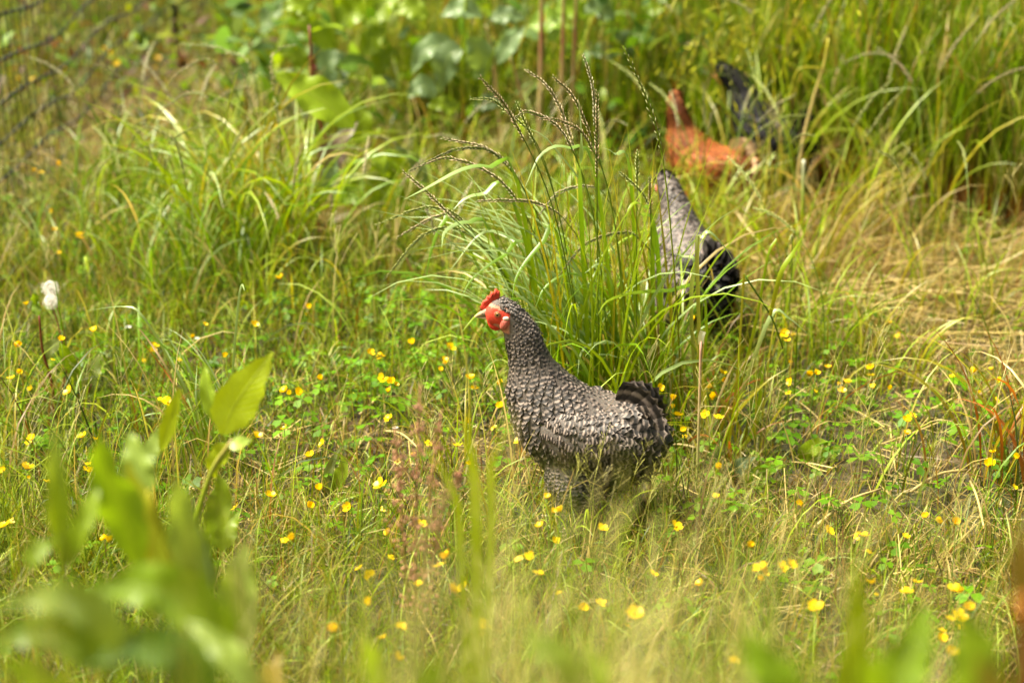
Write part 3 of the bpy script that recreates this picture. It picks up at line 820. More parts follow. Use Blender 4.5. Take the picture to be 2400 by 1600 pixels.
def make_hen(name, label, fm, skin_col, under_col, shank_col, loc, yaw, bend=0.0, head_turn=0.0, seed=1, scale=1.0, tailmix=1.0, tailspan=(.70, .90), neck_tone=1.0, nod=0.0):
    r = np.random.default_rng(seed)
    root = thing(name, label, "hen", loc)
    root.rotation_euler = (0, 0, yaw); root.scale = (scale,) * 3
    G = loft(SECT, 150, 64, bend, head_turn, nod)
    def bendpt(P):
        """carry a head part drawn in the plain pose along with the posed head"""
        return pose(P, 0.0, bend, head_turn, nod)
    # ---- body: one continuous skin (trunk, neck, head, thighs, shanks)
    parts = []
    body = MB()
    def addgrid(Gr):
        nr, nphi, _ = Gr.shape
        F = grid_faces(nr, nphi, 0, True)
        F.append(tuple(range(nphi))[::-1]); F.append(tuple(range((nr - 1) * nphi, nr * nphi)))
        body.add(Gr.reshape(-1, 3), F, (0.1, 0.1, 0.1))
    addgrid(loft(SECT, 70, 32, bend, head_turn, nod))
    thighs = []
    for s, shift in ((-1, -40), (1, 90)):
        TH = [((575 + shift, 1060), (900 + shift, 1050), .036), ((585 + shift, 1180), (930 + shift, 1175), .046), ((640 + shift, 1270), (910 + shift, 1285), .044),
              ((690 + shift, 1335), (860 + shift, 1355), .028), ((735 + shift, 1390), (800 + shift, 1405), .013), ((735 + shift, 1440), (765 + shift, 1445), .007)]
        Gt = loft(TH, 40, 32, yoff=s * 0.045)
        thighs.append(Gt); addgrid(Gt)
        a = zp(748 + shift, 1425); b = zp(770 + shift, 1556)
        V, F = tube([(a[0], s * .045, a[1]), ((a[0] + b[0]) / 2, s * .045, (a[1] + b[1]) / 2), (b[0], s * .045, b[1])], [.0062, .0052, .0060], 8)
        body.add(V, F, (0.1, 0.1, 0.1))
        for ang, ln in ((math.pi, .050), (math.pi - .55, .042), (math.pi + .55, .042), (0.1, .020)):
            e = np.array([b[0] + math.cos(ang) * ln, s * .045 + math.sin(ang) * ln, 0.006])
            V, F = tube([(b[0], s * .045, b[1]), (b[0] * .4 + e[0] * .6, s * .045 * .4 + e[1] * .6, 0.010), e], [.0062, .0048, .0030], 6)
            body.add(V, F, (0.1, 0.1, 0.1))
    me = body.mesh("body", None)
    ob = bpy.data.objects.new("body", me); C.objects.link(ob)
    rm = ob.modifiers.new("join", 'REMESH'); rm.mode = 'VOXEL'; rm.voxel_size = 0.0034
    sm = ob.modifiers.new("soft", 'SMOOTH'); sm.factor = 0.5; sm.iterations = 2
    dg = bpy.context.evaluated_depsgraph_get()
    me2 = bpy.data.meshes.new_from_object(ob.evaluated_get(dg))
    bpy.data.objects.remove(ob); bpy.data.meshes.remove(me)
    me2.name = "body"
    nv = len(me2.vertices)
    co = np.empty(nv * 3, np.float32); me2.vertices.foreach_get("co", co); co = co.reshape(-1, 3)
    # colours of the skin itself: red bare face, scaly shanks, down elsewhere
    un = unpose(co, bend, head_turn, nod)
    X = un[:, 0] / 0.000306 + 760; Y = 1570 - un[:, 2] / 0.000327
    cols = np.tile(np.array(under_col), (nv, 1))
    face = (X < 318) & (Y > 188 + 0.10 * (X - 180)) & (Y < 352)
    brow = (X < 330) & (X > 178) & (Y < 206 + 0.10 * (X - 180)) & (Y > 160)
    cols[face] = skin_col
    cols[brow & face] = np.array([0.46, 0.22, 0.14])
    chin = face & (Y > 300) & (X > 215)
    cols[chin] = np.array(skin_col) * 0.5 + np.array([0.42, 0.33, 0.24]) * 0.5
    cols[(co[:, 2] < 0.048)] = shank_col
    ca = me2.color_attributes.new("col", 'FLOAT_COLOR', 'POINT')
    ca.data.foreach_set("color", np.concatenate([cols, np.ones((nv, 1))], 1).astype(np.float32).ravel())
    me2.polygons.foreach_set("use_smooth", np.ones(len(me2.polygons), bool))
    me2.materials.clear(); me2.materials.append(M_SKIN)
    bo = obj("body", me2, root)
    # ---- plumage
    def sizes(q):
        k = np.interp(q, [0, .12, .22, .34, .45, .6, .75, .88, 1], [.0040, .0050, .0068, .0095, .0115, .0128, .0150, .0195, .019])
        ln = k * np.interp(q, [0, .2, .4, .7, 1], [2.6, 3.2, 2.9, 2.7, 2.4])
        wd = k * np.interp(q, [0, .3, .5, 1], [1.0, 0.95, 1.15, 1.25])
        per = k * np.interp(q, [0, .3, .5, .8, 1], [1.05, 1.05, 0.98, 1.05, 1.25])
        tone = np.interp(q, [0, .12, .35, .5, .8, 1], [.75, .78, .85, 1.0, .85, .6])
        tl = np.interp(q, [0, tailspan[0], tailspan[1], 1], [0, 0, .40, .45])
        tone *= np.interp(q, [0, .3, .45, 1], [neck_tone, neck_tone, 1, 1])
        return k * 0.92, wd, ln, per, tone, tl
    def skip(P):
        u = unpose(P, bend, head_turn, nod)
        X = u[:, 0] / 0.000306 + 760; Y = 1570 - u[:, 2] / 0.000327
        return ((X < 312) & (Y > 205 + 0.10 * (X - 180)) & (Y < 350)) | ((X < 225) & (Y < 330))
    hen_surface_feathers.tails = []
    res = [hen_surface_feathers(G, r, sizes, skip)]
    tl = [np.concatenate(hen_surface_feathers.tails)]
    for Gt in thighs:
        hen_surface_feathers.tails = []
        res.append(hen_surface_feathers(Gt, r, lambda q: (.0085, .0095, .022, .0085, .85 - .45 * q, 0.0)))
        tl.append(np.concatenate(hen_surface_feathers.tails))
    A = [np.concatenate([x[k] for x in res]) for k in range(7)]; tl = np.concatenate(tl)
    V, F, cl, uv = feathers(*A[:5], A[5][:], A[6], np.clip(tl * tailmix, 0, 1), lift=0.13)
    pl = obj("plumage", mesh_np("plumage", V, F, fm, cl, uv), root)
    pl["kind"] = "stuff"
    # ---- folded wings
    WG = [((455, 850), (470, 905), .006), ((530, 790), (520, 985), .017), ((640, 765), (620, 1060), .023), ((760, 770), (750, 1100), .024),
          ((880, 800), (880, 1095), .021), ((985, 860), (990, 1070), .014), ((1065, 930), (1070, 1020), .006), ((1090, 965), (1092, 990), .002)]
    for s in (-1, 1):
        Gw = loft(WG, 60, 40)
        qq = np.linspace(0, 1, 60)
        off = np.interp(qq, [0, .14, .3, .5, .7, .85, 1], [.048, .061, .074, .081, .078, .070, .060])
        Gw[..., 1] = Gw[..., 1] + s * off[:, None]
        Gw[..., 1] -= s * (np.abs(Gw[..., 2] - Gw[..., 2].mean(1, keepdims=True)) ** 2) * 4.0
        w = MB()
        F = grid_faces(60, 40, 0, True); F.append(tuple(range(40))[::-1]); F.append(tuple(range(59 * 40, 60 * 40)))
        w.add(Gw.reshape(-1, 3), F, under_col)
        wo_ = w.build("wing", M_SKIN, root)
        hen_surface_feathers.tails = []
        R = hen_surface_feathers(Gw, r, lambda q: (np.interp(q, [0, .3, .6, 1], [.0080, .0092, .0115, .015]), np.interp(q, [0, .3, .6, 1], [.0090, .0115, .0135, .015]),
                                                    np.interp(q, [0, .5, 1], [.022, .030, .044]), np.interp(q, [0, .5, 1], [.0082, .0092, .0115]), 1.0, 0.0),
                                 None, (lambda p, s=s: (np.sin(2 * math.pi * p) * s > -0.25)))
        V, F, cl, uv = feathers(*R[:5], R[5], R[6], np.concatenate(hen_surface_feathers.tails), lift=0.10)
        for k in range(7):
            pa, pb = zp(700 + 26 * k, 905 + 22 * k), zp(1035 + 6 * k, 905 + 21 * k)
            p0 = np.array([pa[0], s * .1015, pa[1]]); p1 = np.array([pb[0], s * (.088 - .001 * k), pb[1]])
            T_ = unit(p1 - p0)[None]; n_ = np.array([[.1, s * 1.0, .15 - .03 * k]]); n_ = unit(n_ - T_ * (n_ * T_).sum())
            V_, F_, c_, u_ = feathers(p0[None], T_, n_, np.array([np.linalg.norm(p1 - p0)]), np.array([.0115]), np.array([.0105]), np.array([r.uniform(.75, 1.05)]), np.array([0.0]), lift=0.03, cup=0.25, curl=.04)
            obj("flight_feather", mesh_np("flight_feather", V_, F_, fm, c_, u_), wo_)
        po = obj("wing_feathers", mesh_np("wing_feathers", V, F, fm, cl, uv), wo_)
        po["kind"] = "stuff"
    # ---- tail: each large feather a part of its own
    roots = [(1000, 810), (1010, 820), (1020, 835), (1030, 850), (1040, 870), (1055, 895), (1070, 925)]
    tips = [(1058, 630), (1108, 636), (1165, 655), (1212, 692), (1245, 748), (1272, 815), (1278, 882)]
    for s in (-1, 1):
        for k, (a, b) in enumerate(zip(roots, tips)):
            y0, y1 = s * (.006 + .0035 * k), s * (.008 + .0065 * k)
            pa, pb = zp(*a), zp(b[0] + (6 if s > 0 else 0), b[1] + (10 if s > 0 else 0))
            p0 = np.array([pa[0], y0, pa[1]]); p1 = np.array([pb[0], y1, pb[1]])
            T = unit(p1 - p0)[None]; Ln = np.linalg.norm(p1 - p0)
            nn = np.array([[0.25, s * 1.0, 0.25 + 0.05 * k]]); nn = unit(nn - T * (nn * T).sum())
            V, F, cl, uv = feathers(p0[None], T, nn, np.array([Ln]), np.array([.022]), np.array([.024]), np.array([r.uniform(.55, .85)]), np.array([min(1, tailmix * r.uniform(.1, .5))]), lift=0.02, cup=0.22, curl=-0.03)
            obj("tail_feather", mesh_np("tail_feather", V, F, fm, cl, uv), root)
    # tail coverts: big round soft feathers behind the tail root
    cov = []
    for k in range(46):
        s = r.choice([-1, 1]); f = r.uniform(0, 1); g = r.uniform(0, 1)
        pa = zp(1000 + 120 * f + 60 * g, 790 + 190 * f + 40 * r.uniform(-1, 1))
        y = s * (.012 + .030 * r.uniform(0, 1))
        d = unit(np.array([0.75, s * 0.25 * r.uniform(0, 1), 0.55 - 1.2 * f]))
        n_ = np.array([0.25, s * 0.9, 0.35]); n_ = unit(n_ - d * (n_ @ d))
        cov.append((np.array([pa[0], y, pa[1]]), d, n_, r.uniform(.030, .044), r.uniform(.009, .013), .015, r.uniform(.6, 1.0), r.uniform(0, .35)))
    A = [np.array([c[i] for c in cov]) for i in range(8)]
    V, F, cl, uv = feathers(*A, lift=0.16, cup=0.3)
    po = obj("tail_coverts", mesh_np("tail_coverts", V, F, fm, cl, uv), root); po["kind"] = "stuff"
    # ---- head furniture
    sk = np.array(skin_col)
    comb = [(142, 242), (138, 222), (146, 200), (158, 184), (166, 188), (172, 168), (182, 158), (188, 168), (196, 142), (206, 138), (210, 150), (220, 126), (232, 124),
            (236, 136), (246, 132), (250, 150), (247, 170), (238, 184), (222, 194), (204, 202), (190, 214), (176, 240), (160, 250)]
    comb = [(x_ + (x_ - 195) * .06, y_ - max(0, 215 - y_) * .14) for x_, y_ in comb]
    V, F = prism(comb, .0036, 0.74)
    V[:, 1] += 0.0025 * np.sin(V[:, 0] * 900)
    obj("comb", mesh_np("comb", bendpt(V), F, M_SKIN, np.tile(sk * 1.05, (len(V), 1))), root)
    wat = [(176, 282), (180, 305), (190, 328), (206, 343), (228, 350), (250, 346), (264, 334), (266, 320), (248, 308), (226, 300), (204, 290)]
    for s in (-1, 1):
        V, F = prism(wat, .0034, 0.70)
        V[:, 1] += s * (.0095 + 0.04 * (zp(0, 285)[1] - V[:, 2]).clip(0, .05))
        obj("wattle", mesh_np("wattle", bendpt(V), F, M_SKIN, np.tile(sk * np.array([1.0, .75, .75]), (len(V), 1))), root)
        lobe = [(286 + 27 * math.cos(a) + 10 * math.sin(a), 296 - 36 * math.sin(a)) for a in np.linspace(0, 2 * math.pi, 14, endpoint=False)]
        V, F = prism(lobe, .0028, 0.72); V[:, 1] += s * .0215
        obj("ear_lobe", mesh_np("ear_lobe", bendpt(V), F, M_SKIN, np.tile(sk * np.array([.85, 1.4, 1.6]) + np.array([.02, .05, .05]), (len(V), 1))), root)
        patch = [(296 + 20 * math.cos(a), 262 - 13 * math.sin(a)) for a in np.linspace(0, 2 * math.pi, 10, endpoint=False)]
        V, F = prism(patch, .0020, 0.7); V[:, 1] += s * .0225
        obj("ear_patch", mesh_np("ear_patch", bendpt(V), F, M_SKIN, np.tile([.58, .50, .40], (len(V), 1))), root)
        e = zp(243, 240)
        V, F = ellipsoid((e[0], s * .0200, e[1]), (.0046, .0034, .0046))
        eye = obj("eye", mesh_np("eye", bendpt(V), F, M_EYE, np.tile([.42, .20, .03], (len(V), 1))), root)
        V, F = ellipsoid((e[0], s * .0226, e[1]), (.0024, .0016, .0024))
        obj("pupil", mesh_np("pupil", bendpt(V), F, M_EYE, np.tile([.004, .004, .004], (len(V), 1))), eye)
        an = np.linspace(0, 2 * math.pi, 17)
        V, F = tube(np.stack([e[0] + .0048 * np.cos(an), np.full(17, s * .0212), e[1] + .0045 * np.sin(an)], -1), .0011, 5, False)
        obj("eyelid", mesh_np("eyelid", bendpt(V), F, M_SKIN, np.tile([.40, .14, .09], (len(V), 1))), eye)
    UP = [((172, 222), (178, 276), .0095), ((150, 236), (160, 275), .0080), ((130, 250), (138, 277), .0055), ((112, 264), (116, 281), .0032), ((98, 280), (99, 288), .0010)]
    LO = [((178, 276), (180, 296), .0075), ((158, 277), (162, 291), .0058), ((136, 280), (140, 289), .0036), ((112, 283), (114, 287), .0014)]
    bk = obj("beak", None) if False else None
    Gb = loft(UP, 12, 12)
    t = np.repeat(np.linspace(0, 1, 12), 12)[:, None]
    cb_ = np.array([.13, .10, .08]) * (1 - t) + np.array([.50, .38, .20]) * t
    F = grid_faces(12, 12, 0, True) + [tuple(range(12))[::-1], tuple(range(132, 144))]
    beak = obj("beak", mesh_np("beak", bendpt(Gb.reshape(-1, 3)), F, M_HORN, cb_), root)
    Gb = loft(LO, 8, 10)
    F = grid_faces(8, 10, 0, True) + [tuple(range(10))[::-1], tuple(range(70, 80))]
    obj("lower_beak", mesh_np("lower_beak", bendpt(Gb.reshape(-1, 3)), F, M_HORN, np.tile([.48, .34, .19], (80, 1))), beak)
    for s in (-1, 1):
        nn = zp(150, 254)
        V, F = ellipsoid((nn[0], s * .0068, nn[1]), (.0026, .0012, .0010), 5, 8)
        obj("nostril", mesh_np("nostril", bendpt(V), F, M_HORN, np.tile([.03, .02, .02], (len(V), 1))), beak)
    return root

F_BAR = mat_feather("barred_feather", (0.006, 0.0045, 0.004), (0.23, 0.183, 0.155), (0.010, 0.007, 0.006))
F_GREY = mat_feather("grey_barred_feather", (0.030, 0.025, 0.022), (0.25, 0.21, 0.19), (0.005, 0.004, 0.004), 0.8)
F_RUFOUS = mat_feather("rufous_feather", (0.15, 0.028, 0.004), (0.37, 0.125, 0.028), (0.66, 0.47, 0.27), 1.0, 0.15)
F_BLACK = mat_feather("black_feather", (0.004, 0.004, 0.0045), (0.010, 0.009, 0.010), (0.002, 0.002, 0.002), 0.8, 0.05)
RED = (0.50, 0.045, 0.022)
make_hen("hen", "black and white speckled hen with red comb in front of the tall grass clump", F_BAR, RED, (.09, .075, .065), (.35, .27, .16), (HEN1[0], HEN1[1], 0.0), D2R(-6), seed=3, scale=.965)
make_hen("hen", "grey barred hen with dark tail walking away behind the tall grass clump", F_GREY, RED, (.15, .125, .115), (.35, .27, .16), (HEN2[0], HEN2[1], 0.0), D2R(-70), bend=0.50, head_turn=-.35, nod=1.0, seed=4, scale=.98, tailmix=3.0, tailspan=(.46, .70))
make_hen("hen", "orange brown hen with pale tail standing at the edge of the tall growth", F_RUFOUS, RED, (.25, .08, .02), (.45, .33, .12), (HEN3[0], HEN3[1], 0.0), D2R(-14), bend=-0.04, head_turn=-1.3, nod=1.1, tailmix=2.6, tailspan=(.84, .97), neck_tone=.55, seed=5, scale=.97)
make_hen("hen", "black hen half hidden in the tall growth behind the orange brown hen", F_BLACK, RED, (.01, .01, .01), (.2, .16, .1), (HEN4[0], HEN4[1], 0.0), D2R(-40), bend=0.55, head_turn=-.7, nod=.5, seed=6, scale=1.1)

# ------------------------------------------------------------------ blades, stems and leaves that can be told apart
def path_blade(P, width, cols, n=12, crease=0.25, face=None, prof=None, twist=0.0):
    """a single creased blade along world points P; face = direction the flat side looks"""
    Q = catmull(P, n)
    T = unit(np.gradient(Q, axis=0))
    face = np.array([0.1, -0.6, 0.8]) if face is None else np.asarray(face, float)
    S = unit(np.cross(T, face[None]))
    if twist:
        nn = np.cross(S, T); a = (np.linspace(0, 1, n) * twist)[:, None]
        S = S * np.cos(a) + nn * np.sin(a)
    Nn = unit(np.cross(S, T))
    t = np.linspace(0, 1, n)
    w = ((0.55 + 1.0 * t * (1 - t) * 1.4) * (1 - t ** 3) + 0.03) if prof is None else np.interp(t, np.linspace(0, 1, len(prof)), prof)
    w = (w * width * 0.5)[:, None]
    V = np.stack([Q - S * w - Nn * w * crease, Q, Q + S * w - Nn * w * crease], 1).reshape(-1, 3)
    c = np.repeat(lerp_cols(cols, n), 3, 0)
    return V, grid_faces(n, 3), c
def seed_head(mb, Q, spike=0.0125, wid=0.0023, gap=0.0042, cols=((.24, .16, .10), (.33, .25, .15)), spread=0.21, r=random):
    """two rows of overlapping spikelets along the end of a stalk"""
    seg = np.linalg.norm(np.diff(Q, axis=0), axis=1); cum = np.concatenate([[0], np.cumsum(seg)])
    tot = cum[-1]; m = int(tot / gap)
    T = unit(np.gradient(Q, axis=0))
    flat = unit(np.cross(T.mean(0), [r.uniform(-.3, .3), -1, r.uniform(-.3, .3)]))
    for k in range(m):
        d = k * gap
        p = np.array([np.interp(d, cum, Q[:, i]) for i in range(3)]); t = unit(np.array([np.interp(d, cum, T[:, i]) for i in range(3)]))
        s = flat * (1 if k % 2 else -1)
        f = math.sin(math.pi * min(1, 0.18 + 0.8 * k / max(1, m)))
        ln = spike * (0.65 + 0.5 * f) * r.uniform(.85, 1.15)
        dr = unit(t + s * spread * r.uniform(.6, 1.3) + np.array([r.uniform(-.1, .1), r.uniform(-.2, .2), r.uniform(-.1, .1)]))
        b = unit(np.cross(dr, [0.2, -0.9, 0.3])); nn = np.cross(dr, b)
        w = wid * 0.5 * (0.7 + 0.5 * f)
        o = p + s * w * 0.6
        V = [o, o + dr * ln * .4 + b * w, o + dr * ln * .4 - b * w, o + dr * ln * .45 + nn * w * .8, o + dr * ln * .45 - nn * w * .8, o + dr * ln]
        F = [(0, 1, 3), (0, 3, 2), (0, 2, 4), (0, 4, 1), (5, 3, 1), (5, 2, 3), (5, 4, 2), (5, 1, 4)]
        c0 = np.array(cols[0]) * (1 - (k % 3) * 0.1); c1 = np.array(cols[1])
        mb.add(V, F, np.array([c0, c0, c0, c1, c0, c1 * 1.2]) * r.uniform(.8, 1.2))

class Plant:
    """a tuft or herb: an Empty at its base and one mesh per stem, blade, leaf or seed head"""
    def __init__(self, name, label, cat, base, group=None):
        self.o = thing(name, label, cat, base, group); self.b = np.asarray(base, float)
    def _put(self, name, V, F, c, mat, parent=None, uv=None):
        return obj(name, mesh_np(name, np.asarray(V) - self.b, F, mat, c, uv), parent or self.o)
    def blade(self, P, width, cols, **k):
        V, F, c = path_blade(P, width, cols, **k); return self._put("blade", V, F, c, M_BLADE)
    def stem(self, P, r0, r1, cols, n=14, sides=5, name="stem"):
        Q = catmull(P, n); V, F = tube(Q, np.linspace(r0, r1, n), sides)
        return self._put(name, V, F, np.repeat(lerp_cols(cols, n), sides, 0), M_STEM), Q
    def seeded(self, P, r0, cols, frac=0.32, hcols=((.24, .16, .10), (.34, .26, .16)), **k):
        st, Q = self.stem(P, r0, r0 * 0.4, cols, 22)
        Q2 = catmull(P, 80); cu = np.concatenate([[0], np.cumsum(np.linalg.norm(np.diff(Q2, axis=0), axis=1))])
        q = Q2[np.searchsorted(cu, cu[-1] * (1 - frac * .85)):]
        mb = MB(); seed_head(mb, q, cols=hcols, **k)
        mb.build("seed_head", M_SEED, st, origin=self.b)
        return st
    def random_blades(self, n, spread, l0, l1, w0, w1, cols_fn, az0=None, azs=3.2, lean=(0.05, 0.3), bend=(0.5, 1.9)):
        for _ in range(n):
            a = random.uniform(0, 6.283); rr = spread * math.sqrt(random.random())
            b = self.b + np.array([math.cos(a) * rr, math.sin(a) * rr * 0.7, 0.0]); b[2] = ground_z(b[0], b[1])
            az = random.uniform(0, 6.283) if az0 is None else random.gauss(az0, azs)
            L, le, be = random.uniform(l0, l1), random.uniform(*lean), random.uniform(*bend)
            S = 7; P = [b]
            for i in range(S):
                ph = le + be * ((i + .5) / S) ** 1.7
                P.append(P[-1] + L / S * np.array([math.sin(ph) * math.cos(az), math.sin(ph) * math.sin(az), math.cos(ph)]))
            self.blade(P, random.uniform(w0, w1), cols_fn(), n=10, face=(random.uniform(-.6, .6), random.uniform(-1, .2), random.uniform(.3, 1)), twist=random.gauss(0, .5))
    def random_seeded(self, n, spread, h0, h1, r0, hcols, az0=None, azs=3.2, bend=(0.5, 1.8), frac=0.3):
        for _ in range(n):
            a = random.uniform(0, 6.283); rr = spread * math.sqrt(random.random())
            b = self.b + np.array([math.cos(a) * rr, math.sin(a) * rr * 0.7, 0.0]); b[2] = ground_z(b[0], b[1])
            az = random.uniform(0, 6.283) if az0 is None else random.gauss(az0, azs)
            L, le, be = random.uniform(h0, h1), random.uniform(.02, .18), random.uniform(*bend)
            S = 8; P = [b]
            for i in range(S):
                ph = le + be * ((i + .5) / S) ** 2.4
                P.append(P[-1] + L / S * np.array([math.sin(ph) * math.cos(az), math.sin(ph) * math.sin(az), math.cos(ph)]))
            self.seeded(P, r0, (G_['stem'] * .9, G_['stem']), frac, hcols)
    def leaf(self, P, width, col, n=14, wave=0.10, fold=0.22, face=None, twist=0.0, prof=(0.10, .62, .92, 1.0, .95, .80, .58, .32, .03), tipcol=None, parent=None):
        Q = catmull(P, n); T = unit(np.gradient(Q, axis=0))
        face = np.array([0.0, -0.8, 0.55]) if face is None else np.asarray(face, float)
        S = unit(np.cross(T, face[None])); Nn = unit(np.cross(S, T))
        if twist:
            a = (np.linspace(-.5, .5, n) * twist)[:, None]
            S, Nn = S * np.cos(a) + Nn * np.sin(a), Nn * np.cos(a) - S * np.sin(a)
        t = np.linspace(0, 1, n)
        w = np.interp(t, np.linspace(0, 1, len(prof)), prof) * width * .5
        js = np.array([-1, -.66, -.33, 0, .33, .66, 1]); ph = random.uniform(0, 6)
        V, UV = [], []
        L = np.linalg.norm(np.diff(Q, axis=0), axis=1).sum()
        for i in range(n):
            for j in js:
                ed = abs(j) ** 2
                wv = wave * width * ed * math.sin(t[i] * 17 + ph + j * 1.5) * (0.3 + math.sin(math.pi * t[i]))
                V.append(Q[i] + S[i] * w[i] * j + Nn[i] * (w[i] * abs(j) * fold + wv) + S[i] * (0.03 * width * math.sin(t[i] * 31 + ph) * ed * np.sign(j)))
                UV.append((j, t[i] * L / max(width, 1e-4) * 0.5))
        c = np.tile(np.asarray(col, float), (n, 1))
        if tipcol is not None:
            k = np.clip((t - .5) / .5, 0, 1)[:, None]; c = c * (1 - k) + np.asarray(tipcol, float) * k
        return self._put("leaf", V, grid_faces(n, 7), np.repeat(c, 7, 0), M_LEAF, parent, np.array(UV))

G_ = dict(stem=np.array([.095, .165, .008]), fresh=np.array([.13, .25, .004]), lime=np.array([.205, .30, .002]), silver=np.array([.27, .37, .14]), gold=np.array([.27, .25, .006]),
          rust=np.array([.27, .085, .008]), straw=np.array([.42, .33, .13]), wine=np.array([.15, .028, .015]), dark=np.array([.05, .11, .008]), tan=np.array([.28, .19, .09]))
def fresh_cols():
    k = random.random()
    if k < .5: a = G_['fresh']
    elif k < .75: a = G_['lime']
    elif k < .93: a = G_['silver']
    else: a = G_['straw']
    b = a * random.uniform(.8, 1.25)
    return (b * .8 + G_['gold'] * .2, b, b * random.uniform(.9, 1.2))
def pale_cols():
    b = G_['silver'] * random.uniform(.8, 1.3)
    return (G_['lime'] * .9, G_['fresh'], b, b)
def lime_cols():
    a = G_['lime'] * random.uniform(.75, 1.3) if random.random() < .7 else G_['gold'] * random.uniform(.8, 1.2)
    return (a * .6 + G_['gold'] * .4, a, a * .9 + G_['straw'] * .15)
def warm_cols():
    a = random.choice([G_['rust'], G_['gold'], G_['gold'], G_['straw'], G_['lime']]) * random.uniform(.8, 1.3)
    return (a * .5 + G_['rust'] * .5, a, a)

BRN = ((.44, .33, .22), (.66, .55, .38)); PALE = ((.42, .36, .23), (.60, .54, .38)); GRN = ((.30, .33, .09), (.50, .50, .24)); DRK = ((.34, .24, .14), (.54, .42, .26))

def pts(lst, y, dy=0.0):
    """picture points -> world points standing at depth y, drifting dy in depth from foot to tip"""
    n = len(lst)
    return [at_y(px, py, y + dy * (i / max(1, n - 1)) ** 1.5) for i, (px, py) in enumerate(lst)]

# ---- the big clump behind the speckled hen
cb0 = on_plane(1400, 1010); yc = cb0[1]
clump = Plant("grass_clump", "tall green grass clump with arching brown seed heads right behind the speckled hen", "grass clump", cb0)
STEMS = [  # foot x, then points up to the tip, head colours, share of the stalk carrying seeds
    (1292, [(1186, 666), (1094, 525), (1006, 486), (880, 527)], GRN, .40), (1300, [(1192, 664), (1082, 520), (1025, 507), (930, 557)], BRN, .30), (1310, [(1196, 668), (1090, 545), (995, 550), (907, 647)], GRN, .36),
    (1332, [(1190, 660), (1033, 483), (943, 400)], BRN, .28), (1370, [(1290, 640), (1224, 437), (1148, 352), (1033, 324)], BRN, .30), (1382, [(1280, 560), (1178, 378), (1079, 349), (958, 402)], ((.18, .17, .08), (.33, .30, .18)), .36),
    (1374, [(1270, 600), (1186, 437), (1064, 373), (987, 387)], BRN, .36), (1402, [(1310, 540), (1205, 284), (1123, 178)], DRK, .26), (1396, [(1290, 420), (1178, 253), (1102, 230)], GRN, .22), (1478, [(1400, 560), (1335, 314), (1289, 211), (1232, 163)], BRN, .30),
    (1490, [(1440, 520), (1360, 260), (1295, 178)], DRK, .24), (1420, [(1398, 520), (1394, 330), (1390, 211), (1366, 125)], PALE, .24), (1408, [(1400, 560), (1399, 360), (1400, 213)], DRK, .30), (1440, [(1400, 560), (1331, 330), (1247, 265), (1201, 278)], BRN, .26),
    (1482, [(1440, 520), (1381, 337), (1320, 287), (1263, 278)], DRK, .26), (1505, [(1470, 600), (1423, 465), (1377, 437), (1312, 452), (1259, 508)], PALE, .26), (1404, [(1380, 640), (1328, 521), (1266, 479), (1198, 470), (1117, 471)], BRN, .32),
    (1572, [(1545, 650), (1500, 562), (1454, 546), (1370, 574), (1310, 647)], ((.24, .20, .10), (.36, .31, .18)), .40), (1490, [(1492, 600), (1494, 350)], GRN, .14), (1530, [(1526, 600), (1523, 414)], DRK, .22), (1392, [(1310, 500), (1209, 236)], GRN, .18),
    (1545, [(1540, 640), (1520, 480), (1450, 400)], GRN, .24)]
for fx_, up, hc, fr in STEMS:
    foot = on_plane(fx_ + random.uniform(-8, 8), 1010 + random.uniform(-40, 30))
    dy = random.uniform(-0.28, -0.05)
    P = [foot] + [at_y(px, py, foot[1] + dy * ((i + 1) / len(up))) for i, (px, py) in enumerate(up)]
    clump.seeded(P, random.uniform(.0013, .0019), (G_['lime'] * .8, G_['stem'], G_['stem'] * 1.05), fr, hc)
